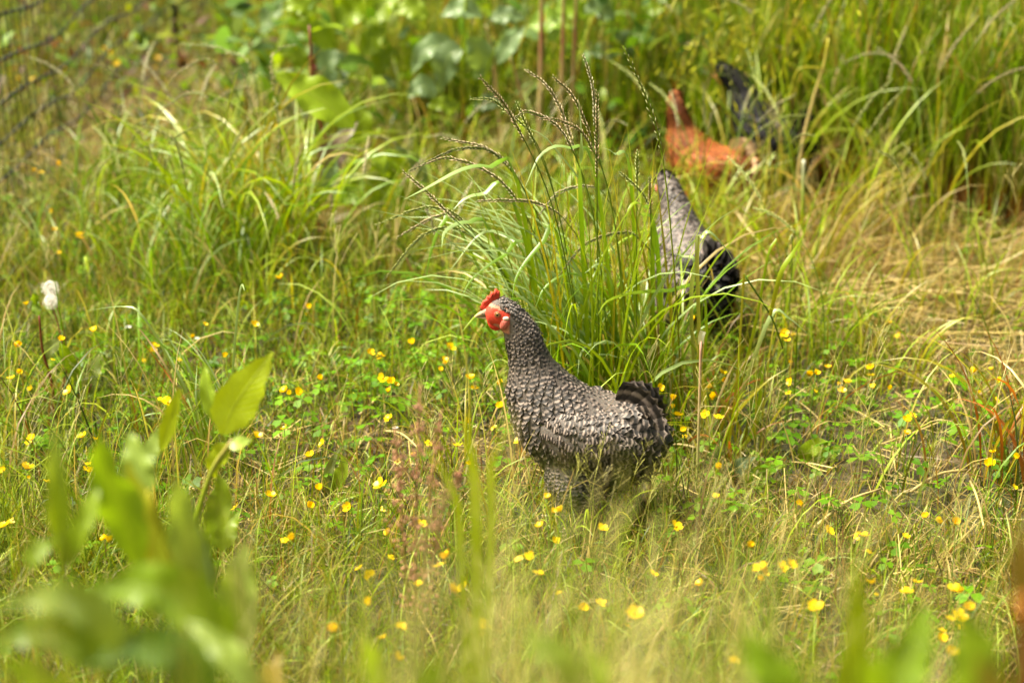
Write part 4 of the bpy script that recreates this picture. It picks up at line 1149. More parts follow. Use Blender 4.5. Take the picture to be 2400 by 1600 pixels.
BL = [  # picture points of broad single blades, width in metres, colours
    ([(1585, 905), (1574, 738), (1480, 735), (1348, 743), (1294, 778), (1270, 815)], .0085, 'silver'), ([(1640, 900), (1654, 690), (1570, 680), (1482, 686), (1424, 705), (1400, 740)], .0075, 'lime'),
    ([(1620, 930), (1604, 842), (1482, 808), (1398, 803), (1362, 826), (1354, 880)], .0062, 'silver'), ([(1430, 920), (1420, 560), (1300, 345), (1215, 290)], .0060, 'silver'),
    ([(1340, 900), (1270, 620), (1205, 560), (1130, 545), (1050, 640)], .0075, 'silver'), ([(1390, 900), (1362, 480), (1364, 330), (1355, 222)], .0085, 'silver'),
    ([(1310, 900), (1215, 430), (1150, 390), (1085, 395), (1000, 440), (946, 468)], .0080, 'silver'), ([(1330, 900), (1205, 470), (1130, 455), (1090, 465), (1062, 492)], .0075, 'silver'),
    ([(1460, 900), (1400, 420), (1330, 345), (1270, 360), (1230, 440)], .0070, 'silver'), ([(1500, 900), (1480, 420), (1440, 360), (1410, 345)], .0075, 'silver'),
    ([(1290, 910), (1160, 560), (1095, 520), (1045, 540), (1035, 580)], .0085, 'silver'), ([(1280, 910), (1080, 540), (1040, 520), (1010, 590), (995, 680)], .0065, 'fresh'),
    ([(1330, 910), (1230, 600), (1180, 600), (1110, 650), (1080, 700)], .006, 'fresh'), ([(1380, 900), (1310, 560), (1270, 570), (1215, 640), (1200, 700)], .007, 'fresh'),
    ([(1530, 900), (1530, 540), (1510, 485), (1480, 480), (1450, 560)], .0075, 'lime'), ([(1560, 900), (1540, 560), (1500, 500), (1490, 470)], .009, 'lime'),
    ([(1420, 900), (1390, 700), (1340, 640), (1280, 670), (1255, 720)], .006, 'fresh'), ([(1350, 900), (1290, 760), (1230, 700), (1160, 720), (1130, 790)], .0065, 'fresh'),
    ([(1240, 930), (1180, 760), (1130, 730), (1080, 780)], .006, 'lime'), ([(1450, 900), (1440, 700), (1410, 620), (1370, 640)], .007, 'silver')]
for lst, w, cn in BL:
    foot = on_plane(lst[0][0], 1010 + random.uniform(-40, 20)); dy = random.uniform(-.24, -.04)
    P = [foot] + [at_y(px, py, foot[1] + dy * (i + 1) / len(lst)) for i, (px, py) in enumerate(lst[1:])]
    c = G_[cn]
    clump.blade(P, w * 1.6, (G_['lime'] * .8, G_['fresh'], c, c), n=16, face=(0.15, -0.45, 1.0))
clump.random_blades(95, 0.20, .28, .66, .005, .0095, fresh_cols, bend=(.6, 2.3))
clump.random_blades(60, .14, .4, .72, .006, .010, pale_cols, az0=3.0, azs=.5, bend=(.8, 2.0))
clump.random_blades(90, 0.18, .38, .70, .004, .0070, lime_cols, lean=(.0, .15), bend=(.05, .7))
clump.random_blades(16, 0.15, .15, .3, .004, .006, warm_cols)
# ---- right clump beside the hen's tail
rb0 = on_plane(1665, 1075)
rc = Plant("grass_clump", "sparser grass clump with orange dead leaf bases to the right of the speckled hen's tail", "grass clump", rb0)
rc.seeded([on_plane(1600, 1000)] + pts([(1585, 700), (1557, 398), (1523, 253), (1460, 108)], rb0[1] + .02, -.08), .0021, (G_['gold'], G_['lime'] * .8, G_['lime'] * .9), .30, ((.22, .22, .07), (.34, .34, .15)), spike=.014, gap=.008)
RB = [([(1700, 1100), (1727, 892), (1744, 643)], .0045, 'gold', 'flat'), ([(1640, 1060), (1620, 720), (1629, 612), (1600, 600), (1576, 593)], .0085, 'silver', None), ([(1650, 1060), (1634, 605), (1645, 555), (1665, 543), (1700, 580), (1725, 624)], .0090, 'silver', None),
      ([(1720, 1141), (1768, 1002), (1785, 900), (1794, 823)], .0085, 'lime', None), ([(1660, 1120), (1710, 1127), (1712, 1060), (1690, 1020), (1653, 998)], .0080, 'fresh', None), ([(1690, 1090), (1760, 860), (1811, 732), (1850, 745), (1902, 790)], .0080, 'silver', None),
      ([(1700, 1090), (1770, 760), (1800, 600), (1820, 560)], .0045, 'lime', 'flat'), ([(1805, 740), (1830, 640), (1860, 590), (1885, 548)], .0090, 'lime', None), ([(1680, 1080), (1650, 900), (1690, 830), (1750, 870)], .006, 'lime', None), ([(1690, 1080), (1720, 980), (1790, 900), (1850, 860)], .0055, 'gold', None)]
for lst, w, cn, pf in RB:
    foot = on_plane(lst[0][0], 1075 + random.uniform(-30, 30)) if lst[0][1] > 1000 else at_y(*lst[0], rb0[1])
    P = [foot] + [at_y(px, py, foot[1] + random.uniform(-.02, .02)) for (px, py) in lst[1:]]
    c = G_[cn]
    rc.blade(P, w * 1.25, (G_['gold'], c, c), n=16, face=(0.1, -0.5, 1.0), prof=(1, 1, .9, .8) if pf else None)
rc.stem(pts([(1744, 643), (1806, 739), (1835, 816)], rb0[1], .03), .0020, .0014, (G_['stem'], G_['stem']), name="bent_stem")
rc.random_blades(26, 0.09, .10, .26, .004, .008, warm_cols, lean=(.1, .6), bend=(.5, 2.2))
rc.random_blades(22, 0.11, .15, .42, .003, .0065, lime_cols)
# ---- the cut stalk with a pale top
sb = on_plane(1632, 1160)
cs = Plant("cut_stalk", "single pinkish cut grass stalk with a pale broken top beside the speckled hen's tail", "stalk", sb)
cs.stem([sb] + pts([(1636, 1060), (1640, 920), (1643, 800)], sb[1]), .0030, .0026, (G_['lime'], np.array([.42, .33, .16]), np.array([.42, .24, .17])), name="stalk")
cs.leaf(pts([(1643, 806), (1643, 790), (1648, 776)], sb[1]), .012, (.55, .55, .42), n=5, wave=.02, prof=(.8, 1, .9))
# ---- further tufts one can point to
tb = on_plane(600, 650)
lt = Plant("grass_tuft", "yellow green grass tuft with drooping blades left of the dock with large leaves", "grass tuft", tb)
lt.random_blades(120, 0.20, .30, .78, .007, .013, lime_cols, lean=(.02, .25), bend=(.8, 2.5))
lt.random_blades(60, 0.22, .35, .75, .006, .011, fresh_cols, lean=(.02, .3), bend=(1.2, 2.6))
for lst, hc in (([(600, 600), (585, 330), (545, 200), (490, 140), (420, 170), (385, 220)], BRN), ([(560, 600), (540, 380), (515, 270), (460, 217), (390, 250), (350, 290)], BRN), ([(620, 600), (610, 400), (590, 250), (565, 165), (545, 175)], DRK), ([(520, 600), (490, 400), (450, 345), (410, 355), (370, 410)], BRN),
                ([(560, 600), (520, 420), (480, 365), (430, 375), (410, 430)], BRN), ([(660, 600), (655, 330), (648, 250), (640, 228)], PALE), ([(640, 600), (600, 200), (530, 120), (420, 102)], PALE), ([(700, 640), (640, 200), (650, 120), (700, 105)], BRN)):
    f = on_plane(lst[0][0], 640 + random.uniform(-30, 30))
    lt.seeded([f] + [at_y(px, py, f[1] + random.uniform(-.05, .05)) for px, py in lst[1:]], .0024, (G_['gold'], G_['stem'], G_['stem']), .34, hc, spike=.012, gap=.007)
tb = on_plane(505, 1075)
t2 = Plant("grass_tuft", "grey green grass tuft leaning left in front of the dandelion clocks", "grass tuft", tb)
for lst, w, cn in (([(500, 1075), (430, 900), (370, 790), (330, 735)], .0055, 'silver'), ([(505, 1075), (450, 900), (360, 790), (250, 735)], .004, 'fresh'), ([(505, 1070), (400, 850), (330, 735), (285, 718), (200, 728)], .0055, 'silver'), ([(490, 1070), (400, 880), (350, 800), (312, 755)], .005, 'tan'),
                   ([(515, 1075), (450, 880), (400, 800), (372, 765)], .005, 'silver'), ([(500, 1070), (470, 960), (440, 880), (415, 800)], .005, 'fresh'), ([(480, 1070), (460, 940), (462, 850)], .005, 'silver'), ([(520, 1070), (520, 930), (505, 880), (522, 858)], .006, 'straw'),
                   ([(530, 1070), (560, 700), (575, 680)], .006, 'silver'), ([(490, 1060), (440, 950), (380, 860), (312, 775)], .004, 'rust'), ([(500, 1060), (420, 960), (330, 930), (250, 900)], .004, 'fresh'), ([(490, 1060), (430, 980), (350, 970), (290, 1010)], .004, 'fresh')):
    f = on_plane(lst[0][0], lst[0][1])
    t2.blade([f] + [at_y(px, py, f[1] + random.uniform(-.04, .04)) for px, py in lst[1:]], w, (G_['lime'] * .8, G_[cn], G_[cn]), n=14)
t2.random_blades(34, 0.09, .12, .34, .003, .0055, fresh_cols, az0=2.7, azs=.6)
for (px, py, sp, n, l0, l1, w0, w1, cf, lab) in (
        (230, 640, .20, 50, .16, .40, .004, .008, fresh_cols, "soft grass tuft behind the dandelion clocks"),
        (720, 740, .18, 50, .14, .36, .0035, .007, lime_cols, "loose lime grass tuft above the lush buttercup patch"),
        (480, 700, .22, 80, .2, .5, .005, .009, fresh_cols, "drooping grass tuft in front of the yellow green tuft"),
        (2230, 760, .2, 36, .15, .42, .0035, .006, lime_cols, "thin green tuft growing through the mown hay"),
        (2050, 900, .16, 30, .12, .3, .003, .006, lime_cols, "short thin tuft in front of the mown hay"),
        (350, 560, .24, 80, .25, .55, .006, .010, fresh_cols, "pale drooping grass tuft at the left between netting and yellow green tuft"),
        (1130, 830, .14, 34, .14, .36, .003, .0055, lime_cols, "loose green grass tuft just left of the speckled hen's head"),
        (2390, 1130, .10, 40, .2, .48, .005, .009, warm_cols, "reddish stemmed grass tuft cut by the right picture edge"),
        (1900, 870, .12, 26, .18, .42, .0035, .006, lime_cols, "thin yellow green grass tuft among buttercups in the right middle ground"),
        (1830, 700, .16, 44, .22, .5, .004, .008, lime_cols, "tall thin grass tuft right of the grey barred hen"),
        (1290, 560, .22, 40, .2, .45, .005, .009, fresh_cols, "soft green grass tuft behind the big seed head clump"),
        (980, 600, .20, 44, .18, .42, .004, .008, lime_cols, "bright grass tuft in front of the dock with large leaves"),
        (1700, 640, .12, 36, .2, .45, .004, .008, lime_cols, "tall grass tuft between the grey barred hen and the orange brown hen"),
        (1600, 600, .12, 26, .25, .5, .004, .007, lime_cols, "thin grass tuft left of the orange brown hen's breast"),
        (1790, 500, .14, 50, .35, .75, .005, .009, lime_cols, "tall yellow green tuft in front of the black hen"),
        (1640, 575, .12, 40, .2, .42, .004, .007, lime_cols, "fine grass tuft covering the legs of the orange brown hen"),
        (1330, 1275, .10, 46, .07, .2, .002, .0045, lime_cols, "short fine grass tuft hiding the speckled hen's feet"),
        (240, 900, .12, 30, .12, .3, .003, .005, fresh_cols, "short green grass tuft beside the red stemmed young dock"),
        (1060, 1130, .07, 20, .14, .32, .003, .005, lime_cols, "small grass tuft in front of the speckled hen's breast"),
        (2080, 560, .2, 60, .3, .65, .005, .009, lime_cols, "tall leaning grass tuft at the foot of the uncut stand")):
    t = Plant("grass_tuft", lab, "grass tuft", on_plane(px, py))
    t.random_blades(n, sp, l0, l1, w0, w1, cf, lean=(.03, .28), bend=(.4, 2.1))
    if py < 900: t.random_seeded(max(3, n // 10), sp, l1, l1 * 1.35, .0017 if py > 600 else .0024, random.choice([BRN, PALE, GRN]))
# reddish stalks in the right edge tuft, leaning pale reed in the middle right, single heads
rp = Plant("reed_stalk", "pale bent reed stalk standing right of the orange brown hen", "stalk", on_plane(1868, 560))
yb = on_plane(1868, 560)[1]
rp.stem([on_plane(1868, 560)] + pts([(1868, 460), (1880, 340), (1910, 220), (1932, 150), (1942, 90)], yb), .0062, .004, (G_['straw'] * .8, G_['straw'], G_['gold'] * 1.1), name="stalk")
rp.stem(pts([(1926, 160), (1870, 165), (1850, 240)], yb), .003, .002, (G_['gold'], G_['gold']), name="bent_tip")
rp2 = Plant("reed_stalk", "green cut reed with white tip in front of the pale bent reed", "stalk", on_plane(1880, 640))
yb = on_plane(1880, 640)[1]
rp2.stem([on_plane(1880, 640)] + pts([(1881, 540), (1883, 430), (1884, 375)], yb), .0058, .005, (G_['gold'], G_['lime'], np.array([.5, .5, .38])), name="stalk")
for lst, yb_, r_, lab in (([(1180, 330), (1160, 170), (1140, 60)], 5.0, .005, "thin reddish dock stalk left of the three pale stalks at the back"), ([(1262, 330), (1268, 150), (1270, -40)], 4.95, .0105, "thick pale dock stalk at the back, leftmost of the three upright ones"),
                          ([(1310, 330), (1318, 150), (1322, -40)], 5.0, .008, "red banded dock stalk at the back, middle one of the three upright ones"), ([(1335, 340), (1345, 150), (1352, -40)], 5.0, .008, "brownish dock stalk at the back, rightmost of the three upright ones"), ([(1255, 350), (1225, 240), (1195, 130)], 4.9, .006, "leaning reddish dock stalk behind the big seed head clump")):
    P = pts(lst, yb_); P[0] = np.array([P[0][0], P[0][1], 0.0])
    st = Plant("dock_stalk", lab, "stalk", P[0])
    st.stem(P, r_, r_ * .7, (np.array([.34, .20, .10]), np.array([.36, .27, .12]), np.array([.24, .09, .05]), np.array([.30, .27, .10])), 16, 7, "stalk")
# ruddy seed stalks of last year
for (px, py0, py1, w_, lab) in ((1445, 300, -10, .035, "dark red dock seed spike at the top behind the seed heads"), (1462, 330, 110, .028, "dark red dock seed spike left of the orange brown hen"), (730, 330, 60, .022, "rusty dock seed spike above the dock with large leaves")):
    b = on_plane(px, 330); b2 = at_y(px, py1, b[1])
    st = Plant("dock_seed_spike", lab, "seed spike", b)
    s_, Q = st.stem([b, (b + b2) / 2 + np.array([.01, 0, 0]), b2], .004, .002, (G_['wine'], G_['wine']), 12)
    for k in range(4):
        mb = MB()
        for _ in range(90):
            f = .45 + .14 * k + random.uniform(0, .14); q = Q[min(11, int(f * 11))] + np.array([random.gauss(0, 1), random.gauss(0, 1), random.gauss(0, 1)]) * w_ * .5 * (1.2 - f)
            V, F = ellipsoid(q, (.006, .006, .007), 3, 5); mb.add(V, F, np.array([.20, .035, .02]) * random.uniform(.6, 1.5))
        o_ = mb.build("seed_cluster", M_SEED, s_, origin=st.b); o_["kind"] = "stuff"

# ---- docks and broad-leaved herbs
GREY = np.array([.16, .25, .10]); MID = np.array([.14, .23, .005]); BRT = np.array([.23, .34, .005]); DRKL = np.array([.06, .12, .012])
def dock(name, label, base, stems, leaves, cat="plant", group=None):
    """stems: (points, radius, colours) in picture points + depth; leaves: (points, width px, depth, colour, kwargs)"""
    d = Plant(name, label, cat, base, group)
    for (lst, y, r, cols) in stems:
        P = pts(lst, y) if not isinstance(lst[0], np.ndarray) else lst
        d.stem(P, r, r * .6, cols, 14, 6)
    for (lst, wpx, y, col, kw) in leaves:
        kw = dict(kw); dy = kw.pop('dy', random.uniform(-.04, .04))
        d.leaf(pts(lst, y, dy), wpx / FPX * y, np.asarray(col) * random.uniform(.9, 1.1), **kw)
    return d
yA = on_plane(800, 580)[1]; bA = on_plane(800, 580)
dock("dock_plant", "dock plant with large bright and brown curled leaves in the upper middle", bA,
     [([(800, 580), (780, 380), (740, 250), (725, 60)], yA, .006, (G_['rust'], G_['wine'] * 1.5, G_['wine'])), ([(810, 580), (850, 420), (890, 300)], yA, .004, (G_['gold'], G_['lime']))],
     [([(830, 300), (760, 240), (700, 205), (640, 170)], 95, yA - .1, BRT, {}), ([(885, 500), (900, 440), (895, 390), (870, 355)], 90, yA, BRT * .9, {}), ([(930, 500), (935, 430), (925, 380), (905, 350)], 75, yA + .02, BRT * .8, {}),
      ([(750, 430), (775, 370), (800, 330), (840, 285)], 70, yA - .05, (.16, .11, .08), dict(twist=1.2)), ([(770, 480), (772, 440), (778, 400), (790, 370)], 50, yA - .08, GREY, {}), ([(800, 480), (830, 450), (850, 410)], 60, yA - .1, MID * 1.3, {}),
      ([(700, 480), (740, 500), (800, 500), (860, 480)], 60, yA - .15, (.22, .16, .02), {}), ([(960, 470), (960, 420), (945, 375), (925, 345)], 95, yA + .25, GREY * .75, {}), ([(700, 560), (720, 540), (770, 530)], 50, yA - .2, (.30, .12, .02), {}), ([(840, 340), (845, 280), (830, 220)], 60, yA + .1, BRT * .8, {})])
yB = 4.85; bB = at_y(1090, 330, yB); bB[2] = 0
dock("dock_plant", "dock plant with drooping grey green leaves at the top centre", bB,
     [([(1090, 330), (1085, 150), (1095, -30)], yB, .007, (G_['rust'], G_['lime'], G_['lime'])), ([(1110, 330), (1140, 170), (1190, 60)], yB, .005, (G_['lime'], G_['lime'])), ([(1080, 320), (1030, 200), (1000, 120)], yB, .005, (G_['lime'], G_['lime']))],
     [([(1075, 130), (1030, 110), (990, 125), (965, 175)], 62, yB, GREY, {}), ([(1085, 120), (1055, 130), (1040, 170), (1030, 220)], 70, yB - .1, GREY * .85, {}), ([(1095, 90), (1120, 120), (1125, 160), (1110, 185)], 70, yB, GREY * .8 + BRT * .2, {}),
      ([(1165, 150), (1185, 115), (1210, 85), (1230, 62)], 45, yB - .1, GREY, {}), ([(1130, 40), (1090, 20), (1060, 25), (1030, 40)], 50, yB, GREY, {}), ([(1150, 45), (1190, 35), (1230, 45)], 45, yB, GREY * .8, {}), ([(1020, 230), (995, 205), (975, 210), (955, 230)], 55, yB - .1, GREY * .9, {}),
      ([(1080, 260), (1040, 245), (1000, 250)], 45, yB, BRT * .7, {}), ([(1110, 250), (1150, 240), (1180, 250)], 40, yB, GREY * .7, {}), ([(1240, 60), (1290, 50), (1340, 65)], 60, yB + .3, MID * 1.2 + GREY * .2, {}), ([(1300, 20), (1340, 20), (1390, 40)], 60, yB + .3, MID * 1.3, {}), ([(1000, 40), (960, 20), (920, 30)], 55, yB + .2, BRT * .9, {})])
yC = 5.25; bC = at_y(800, 300, yC); bC[2] = 0
dock("dock_plant", "bright green leafy plant at the top left of the centre", bC,
     [([(800, 300), (790, 150), (780, -40)], yC, .006, (G_['rust'], G_['lime'], G_['lime'])), ([(810, 300), (850, 150), (880, -30)], yC, .005, (G_['lime'], G_['lime']))],
     [([(780, 120), (750, 80), (720, 60), (690, 50)], 60, yC, BRT, {}), ([(790, 60), (830, 20), (850, -30)], 70, yC, BRT, {}), ([(760, 180), (770, 150), (790, 140), (815, 150)], 60, yC - .1, GREY, {}), ([(770, 210), (790, 190), (820, 195)], 50, yC - .1, GREY, {}), ([(850, 130), (880, 90), (910, 70)], 60, yC, BRT * .9, {}),
      ([(740, 30), (700, 10), (660, 20)], 60, yC, BRT, {}), ([(850, 60), (900, 10), (940, -10)], 70, yC, BRT * .85, {}), ([(720, 160), (690, 130), (650, 120)], 45, yC, BRT * .8, {}), ([(880, 180), (900, 140), (930, 110)], 50, yC, BRT * .8, {}), ([(610, 60), (640, 30), (680, 10)], 50, yC + .3, GREY, {})])
yD = 5.0; bD = at_y(1640, 330, yD); bD[2] = 0
dock("dock_plant", "dark green leafy plant above the orange brown hen", bD,
     [([(1640, 330), (1630, 150), (1640, -30)], yD, .006, (G_['rust'], G_['lime'], G_['stem'])), ([(1420, 330), (1430, 150), (1440, -30)], yD + .2, .006, (G_['rust'], G_['stem'], G_['stem']))],
     [([(1640, 140), (1610, 95), (1600, 60)], 60, yD, DRKL * 1.3, {}), ([(1640, 120), (1680, 90), (1700, 50)], 60, yD, MID, {}), ([(1630, 160), (1660, 150), (1690, 160)], 60, yD - .1, DRKL * 1.3, {}), ([(1440, 80), (1470, 100), (1460, 150)], 40, yD, GREY * .8, {}), ([(1440, 130), (1410, 120), (1380, 130)], 45, yD, GREY * .7, {}),
      ([(1500, 60), (1520, 30), (1560, 20)], 50, yD + .2, MID * 1.2, {}), ([(1440, 40), (1400, 20), (1370, 30)], 60, yD, GREY * .8, {}), ([(1500, 200), (1480, 150), (1500, 110)], 45, yD, MID, {}), ([(1760, 160), (1790, 120), (1830, 110)], 55, yD, DRKL * 1.2, {}), ([(1540, 90), (1500, 80), (1470, 95)], 50, yD, DRKL * 1.4, {})])
yE = on_plane(130, 985)[1]
dock("young_dock", "young dock with dark red stem and upright leaves at the left edge", on_plane(128, 985),
     [([(128, 985), (122, 900), (100, 820), (92, 740)], yE, .0036, (G_['wine'] * 1.4, G_['wine'], G_['wine'])), ([(195, 985), (200, 940), (215, 900)], yE, .0022, (G_['wine'], G_['wine'])), ([(130, 985), (140, 940), (160, 850)], yE, .002, (G_['wine'], G_['wine']))],
     [([(213, 925), (218, 890), (222, 860), (232, 822)], 46, yE, (.13, .17, .03), {}), ([(178, 890), (165, 850), (150, 820), (140, 800)], 34, yE, MID, {}), ([(102, 850), (115, 820), (135, 800), (148, 775)], 34, yE, (.15, .19, .03), {}), ([(90, 740), (85, 720), (80, 690)], 24, yE, MID, {}), ([(75, 690), (82, 700), (88, 745)], 20, yE, MID, {})])
# small broad leaves on the ground, right of the hen
yF = on_plane(1700, 1140)[1]
dock("dock_seedling", "low broad leaved seedling under the right hand grass clump", on_plane(1700, 1150), [],
     [([(1720, 1150), (1770, 1115), (1810, 1095), (1855, 1085)], 40, yF, BRT * .85, {}), ([(1750, 1150), (1770, 1130), (1800, 1120)], 60, yF - .02, MID, {}), ([(1690, 1190), (1710, 1185), (1735, 1200)], 46, yF - .04, MID * .9, {}), ([(1660, 1080), (1675, 1060), (1670, 1040)], 40, yF + .03, DRKL, {}), ([(1720, 1120), (1735, 1090), (1770, 1070)], 40, yF, GREY * .6, {})])
yG = on_plane(1900, 1090)[1]
dock("dock_seedling", "bright lobed weed lying in the turf on the right", on_plane(1900, 1095), [],
     [([(1880, 1090), (1890, 1060), (1920, 1040), (1950, 1040)], 44, yG, BRT, {}), ([(1930, 1085), (1950, 1060), (1980, 1050)], 34, yG, BRT * .9, {}), ([(1900, 1080), (1930, 1070), (1965, 1080)], 36, yG, BRT * .8, {})])
yH = on_plane(760, 1160)[1]
dock("dock_seedling", "small upright leaf pair with a curled edge in the foreground grass", on_plane(780, 1165), [],
     [([(770, 1165), (768, 1120), (780, 1080), (798, 1045)], 26, yH, (.17, .20, .06), {}), ([(785, 1165), (790, 1130), (805, 1095), (800, 1065)], 40, yH, BRT, {}), ([(800, 1165), (830, 1150), (850, 1130)], 34, yH, MID * 1.4, {})])
yI = on_plane(1535, 920)[1]
dock("dock_seedling", "single upright bright leaf just behind the speckled hen's tail", on_plane(1535, 960), [],
     [([(1545, 955), (1548, 910), (1547, 880), (1545, 850)], 52, yI + .06, BRT * 1.05, {})])

# ---- foreground plants close to the camera
def foot(px, py, y):
    p = at_y(px, py, y); p[2] = 0.0; return p
LIT = np.array([.42, .53, .004]); SIL = np.array([.25, .35, .06])
y1 = 1.78
dock("dock_plant", "foreground dock with one large bright lime leaf pointing up at the left", foot(430, 1500, y1),
     [([np.array(foot(430, 1500, y1)), at_y(450, 1300, y1), at_y(490, 1120, y1), at_y(545, 1030, y1)], y1, .005, (G_['lime'], G_['lime'], np.array([.26, .20, .06])))],
     [([(522, 1018), (545, 960), (590, 890), (640, 825)], 112, y1, LIT, dict(fold=.10, wave=.04, face=(.1, -.9, .25), dy=.03)), ([(545, 1030), (560, 1038), (590, 1030)], 44, y1, SIL * 1.3, dict(wave=.02)), ([(535, 1040), (520, 1060), (500, 1090), (505, 1120)], 55, y1, LIT * .8, {}),
      ([(375, 1060), (395, 1000), (410, 950), (425, 905)], 46, y1 - .05, LIT * .8, dict(wave=.05)), ([(370, 1070), (360, 1050), (378, 1015), (385, 990)], 44, y1 - .05, SIL, {}), ([(505, 990), (490, 940), (482, 890), (478, 850)], 40, y1 + .1, BRT * .8 + SIL * .2, {}),
      ([(490, 1250), (510, 1200), (520, 1150), (510, 1110)], 70, y1, BRT * .8, {}), ([(520, 1290), (530, 1240), (560, 1200)], 70, y1, BRT * .8, {})])
y2 = 1.22
dock("dock_plant", "blurred foreground dock with overlapping upright leaves at the lower left", foot(430, 1900, y2),
     [([np.array(foot(430, 1900, y2)), at_y(440, 1500, y2), at_y(350, 1150, y2)], y2, .005, (G_['lime'], G_['gold'], G_['gold'])), ([np.array(foot(430, 1900, y2)), at_y(500, 1450, y2), at_y(440, 1180, y2)], y2, .005, (G_['lime'], G_['silver'], G_['silver']))],
     [([(330, 1330), (290, 1200), (250, 1110), (232, 1010)], 120, y2, MID * 1.5, {}), ([(420, 1440), (360, 1290), (320, 1180), (300, 1080)], 105, y2 + .05, (.30, .33, .012), {}), ([(355, 1150), (330, 1110), (318, 1060), (300, 1010)], 90, y2 + .1, SIL * .9 + MID * .2, {}),
      ([(470, 1420), (440, 1280), (425, 1180), (410, 1120)], 88, y2, SIL * 1.1, {}), ([(560, 1560), (560, 1430), (565, 1340), (580, 1270)], 110, y2 + .08, SIL, {}), ([(500, 1400), (470, 1300), (500, 1220)], 80, y2, BRT, {}), ([(520, 1500), (470, 1430), (430, 1400)], 110, y2, (.27, .24, .015), {})])
y3 = 1.18
dock("dock_plant", "narrow leaved foreground weed with a pale tip at the left edge", foot(140, 1900, y3),
     [([np.array(foot(140, 1900, y3)), at_y(150, 1500, y3), at_y(140, 1250, y3)], y3, .004, (G_['lime'], G_['lime'], G_['lime']))],
     [([(150, 1330), (138, 1200), (132, 1100), (128, 1000)], 62, y3, BRT * .95, dict(tipcol=SIL * 1.3)), ([(160, 1330), (190, 1240), (215, 1180), (228, 1120)], 60, y3, BRT * .9, {}), ([(70, 1330), (90, 1290), (130, 1260)], 60, y3, MID, {})])
y4 = .88
dock("dock_plant", "large dark blurred leaves closest to the camera in the lower left corner", foot(300, 2300, y4),
     [([np.array(foot(300, 2300, y4)), at_y(320, 1900, y4), at_y(330, 1560, y4)], y4, .005, (G_['lime'], G_['lime'], G_['lime']))],
     [([(560, 1490), (430, 1400), (320, 1370), (180, 1400)], 150, y4 + .1, MID * 1.15, {}), ([(330, 1560), (220, 1430), (120, 1400), (-10, 1420)], 105, y4, SIL * .8 + MID * .2, {}), ([(480, 1700), (450, 1560), (330, 1510), (200, 1560)], 130, y4, DRKL * 1.4, {}), ([(280, 1580), (180, 1500), (60, 1480), (-60, 1520)], 110, y4 + .1, MID * .9, {}),
      ([(620, 1650), (560, 1560), (500, 1500), (430, 1450)], 85, y4 + .05, SIL * .9, {}), ([(150, 1700), (100, 1600), (20, 1540)], 110, y4, MID * .9, {}), ([(680, 1700), (640, 1600), (655, 1520)], 80, y4 + .2, (.30, .22, .02), {})])
y5 = 1.35
pb = foot(1110, 1500, y5)
p5 = Plant("grass_tuft", "blurred yellow green blades close to the camera below the speckled hen's head", "grass tuft", pb)
for lst, w in (([(1110, 1500), (1115, 1250), (1105, 1080), (1090, 960)], .014), ([(1110, 1500), (1150, 1250), (1150, 1100), (1190, 1000)], .010), ([(1115, 1500), (1080, 1300), (1060, 1150), (1000, 1050)], .010)):
    p5.blade([pb] + pts(lst[1:], y5), w, (G_['lime'] * 1.2, LIT, LIT), n=14, face=(0, -1, .3))
p5.random_blades(10, .10, .25, .5, .004, .008, lime_cols, lean=(.02, .25), bend=(.6, 1.8))
y6 = 1.75
spb = foot(965, 1420, y6)
sp = Plant("sorrel_spike", "blurred pinkish sorrel flower spike left of the speckled hen", "flower spike", spb)
for dx, topy in ((-40, 1000), (20, 900), (70, 960), (120, 1090)):
    s_, Q = sp.stem([spb] + pts([(965 + dx * .5, 1250), (965 + dx, topy)], y6), .0018, .001, (G_['lime'], np.array([.30, .16, .08]), np.array([.36, .16, .09])))
    mb = MB()
    for _ in range(120):
        f = random.uniform(.35, 1); q = Q[int(f * 13)] + np.array([random.gauss(0, .010), random.gauss(0, .010), random.gauss(0, .008)]) * (1.3 - f)
        V, F = ellipsoid(q, (.0022, .0022, .0028), 3, 5); mb.add(V, F, np.array([.46, .24, .14]) * random.uniform(.7, 1.3))
    o_ = mb.build("floret_cluster", M_SEED, s_, origin=sp.b); o_["kind"] = "stuff"
y7 = .72
dock("dock_plant", "pale blurred foreground leaves at the bottom centre", foot(1330, 2200, y7),
     [([np.array(foot(1330, 2200, y7)), at_y(1320, 1800, y7), at_y(1300, 1560, y7)], y7, .004, (G_['lime'], G_['lime'], G_['lime']))],
     [([(1360, 1640), (1330, 1560), (1280, 1510), (1220, 1490)], 85, y7, SIL * .9 + BRT * .3, {}), ([(1420, 1640), (1400, 1580), (1380, 1500)], 60, y7 + .1, BRT * .9, {}), ([(1000, 1680), (1015, 1600), (1030, 1530)], 100, y7, MID, {}), ([(900, 1680), (880, 1560), (850, 1480)], 60, y7 + .3, BRT, {})])
y8 = .74
dock("dock_plant", "blurred green foreground leaves at the bottom right of the centre", foot(1830, 2200, y8),
     [([np.array(foot(1830, 2200, y8)), at_y(1850, 1800, y8)], y8, .004, (G_['lime'], G_['lime']))],
     [([(1900, 1720), (1840, 1620), (1780, 1540), (1740, 1470)], 130, y8, MID * 1.35, {}), ([(1960, 1720), (1990, 1600), (2010, 1460), (2000, 1280)], 85, y8 + .2, MID * .9 + np.array([.06, .04, .0]), {}), ([(2040, 1700), (2100, 1590), (2150, 1500), (2160, 1400)], 130, y8 + .1, MID * 1.1, {}),
      ([(2260, 1720), (2280, 1600), (2270, 1500), (2230, 1430)], 150, y8 + .1, MID * .9 + GREY * .15, {}), ([(2100, 1700), (2050, 1620), (2030, 1520)], 100, y8, MID * 1.2, {})])
y9 = .70
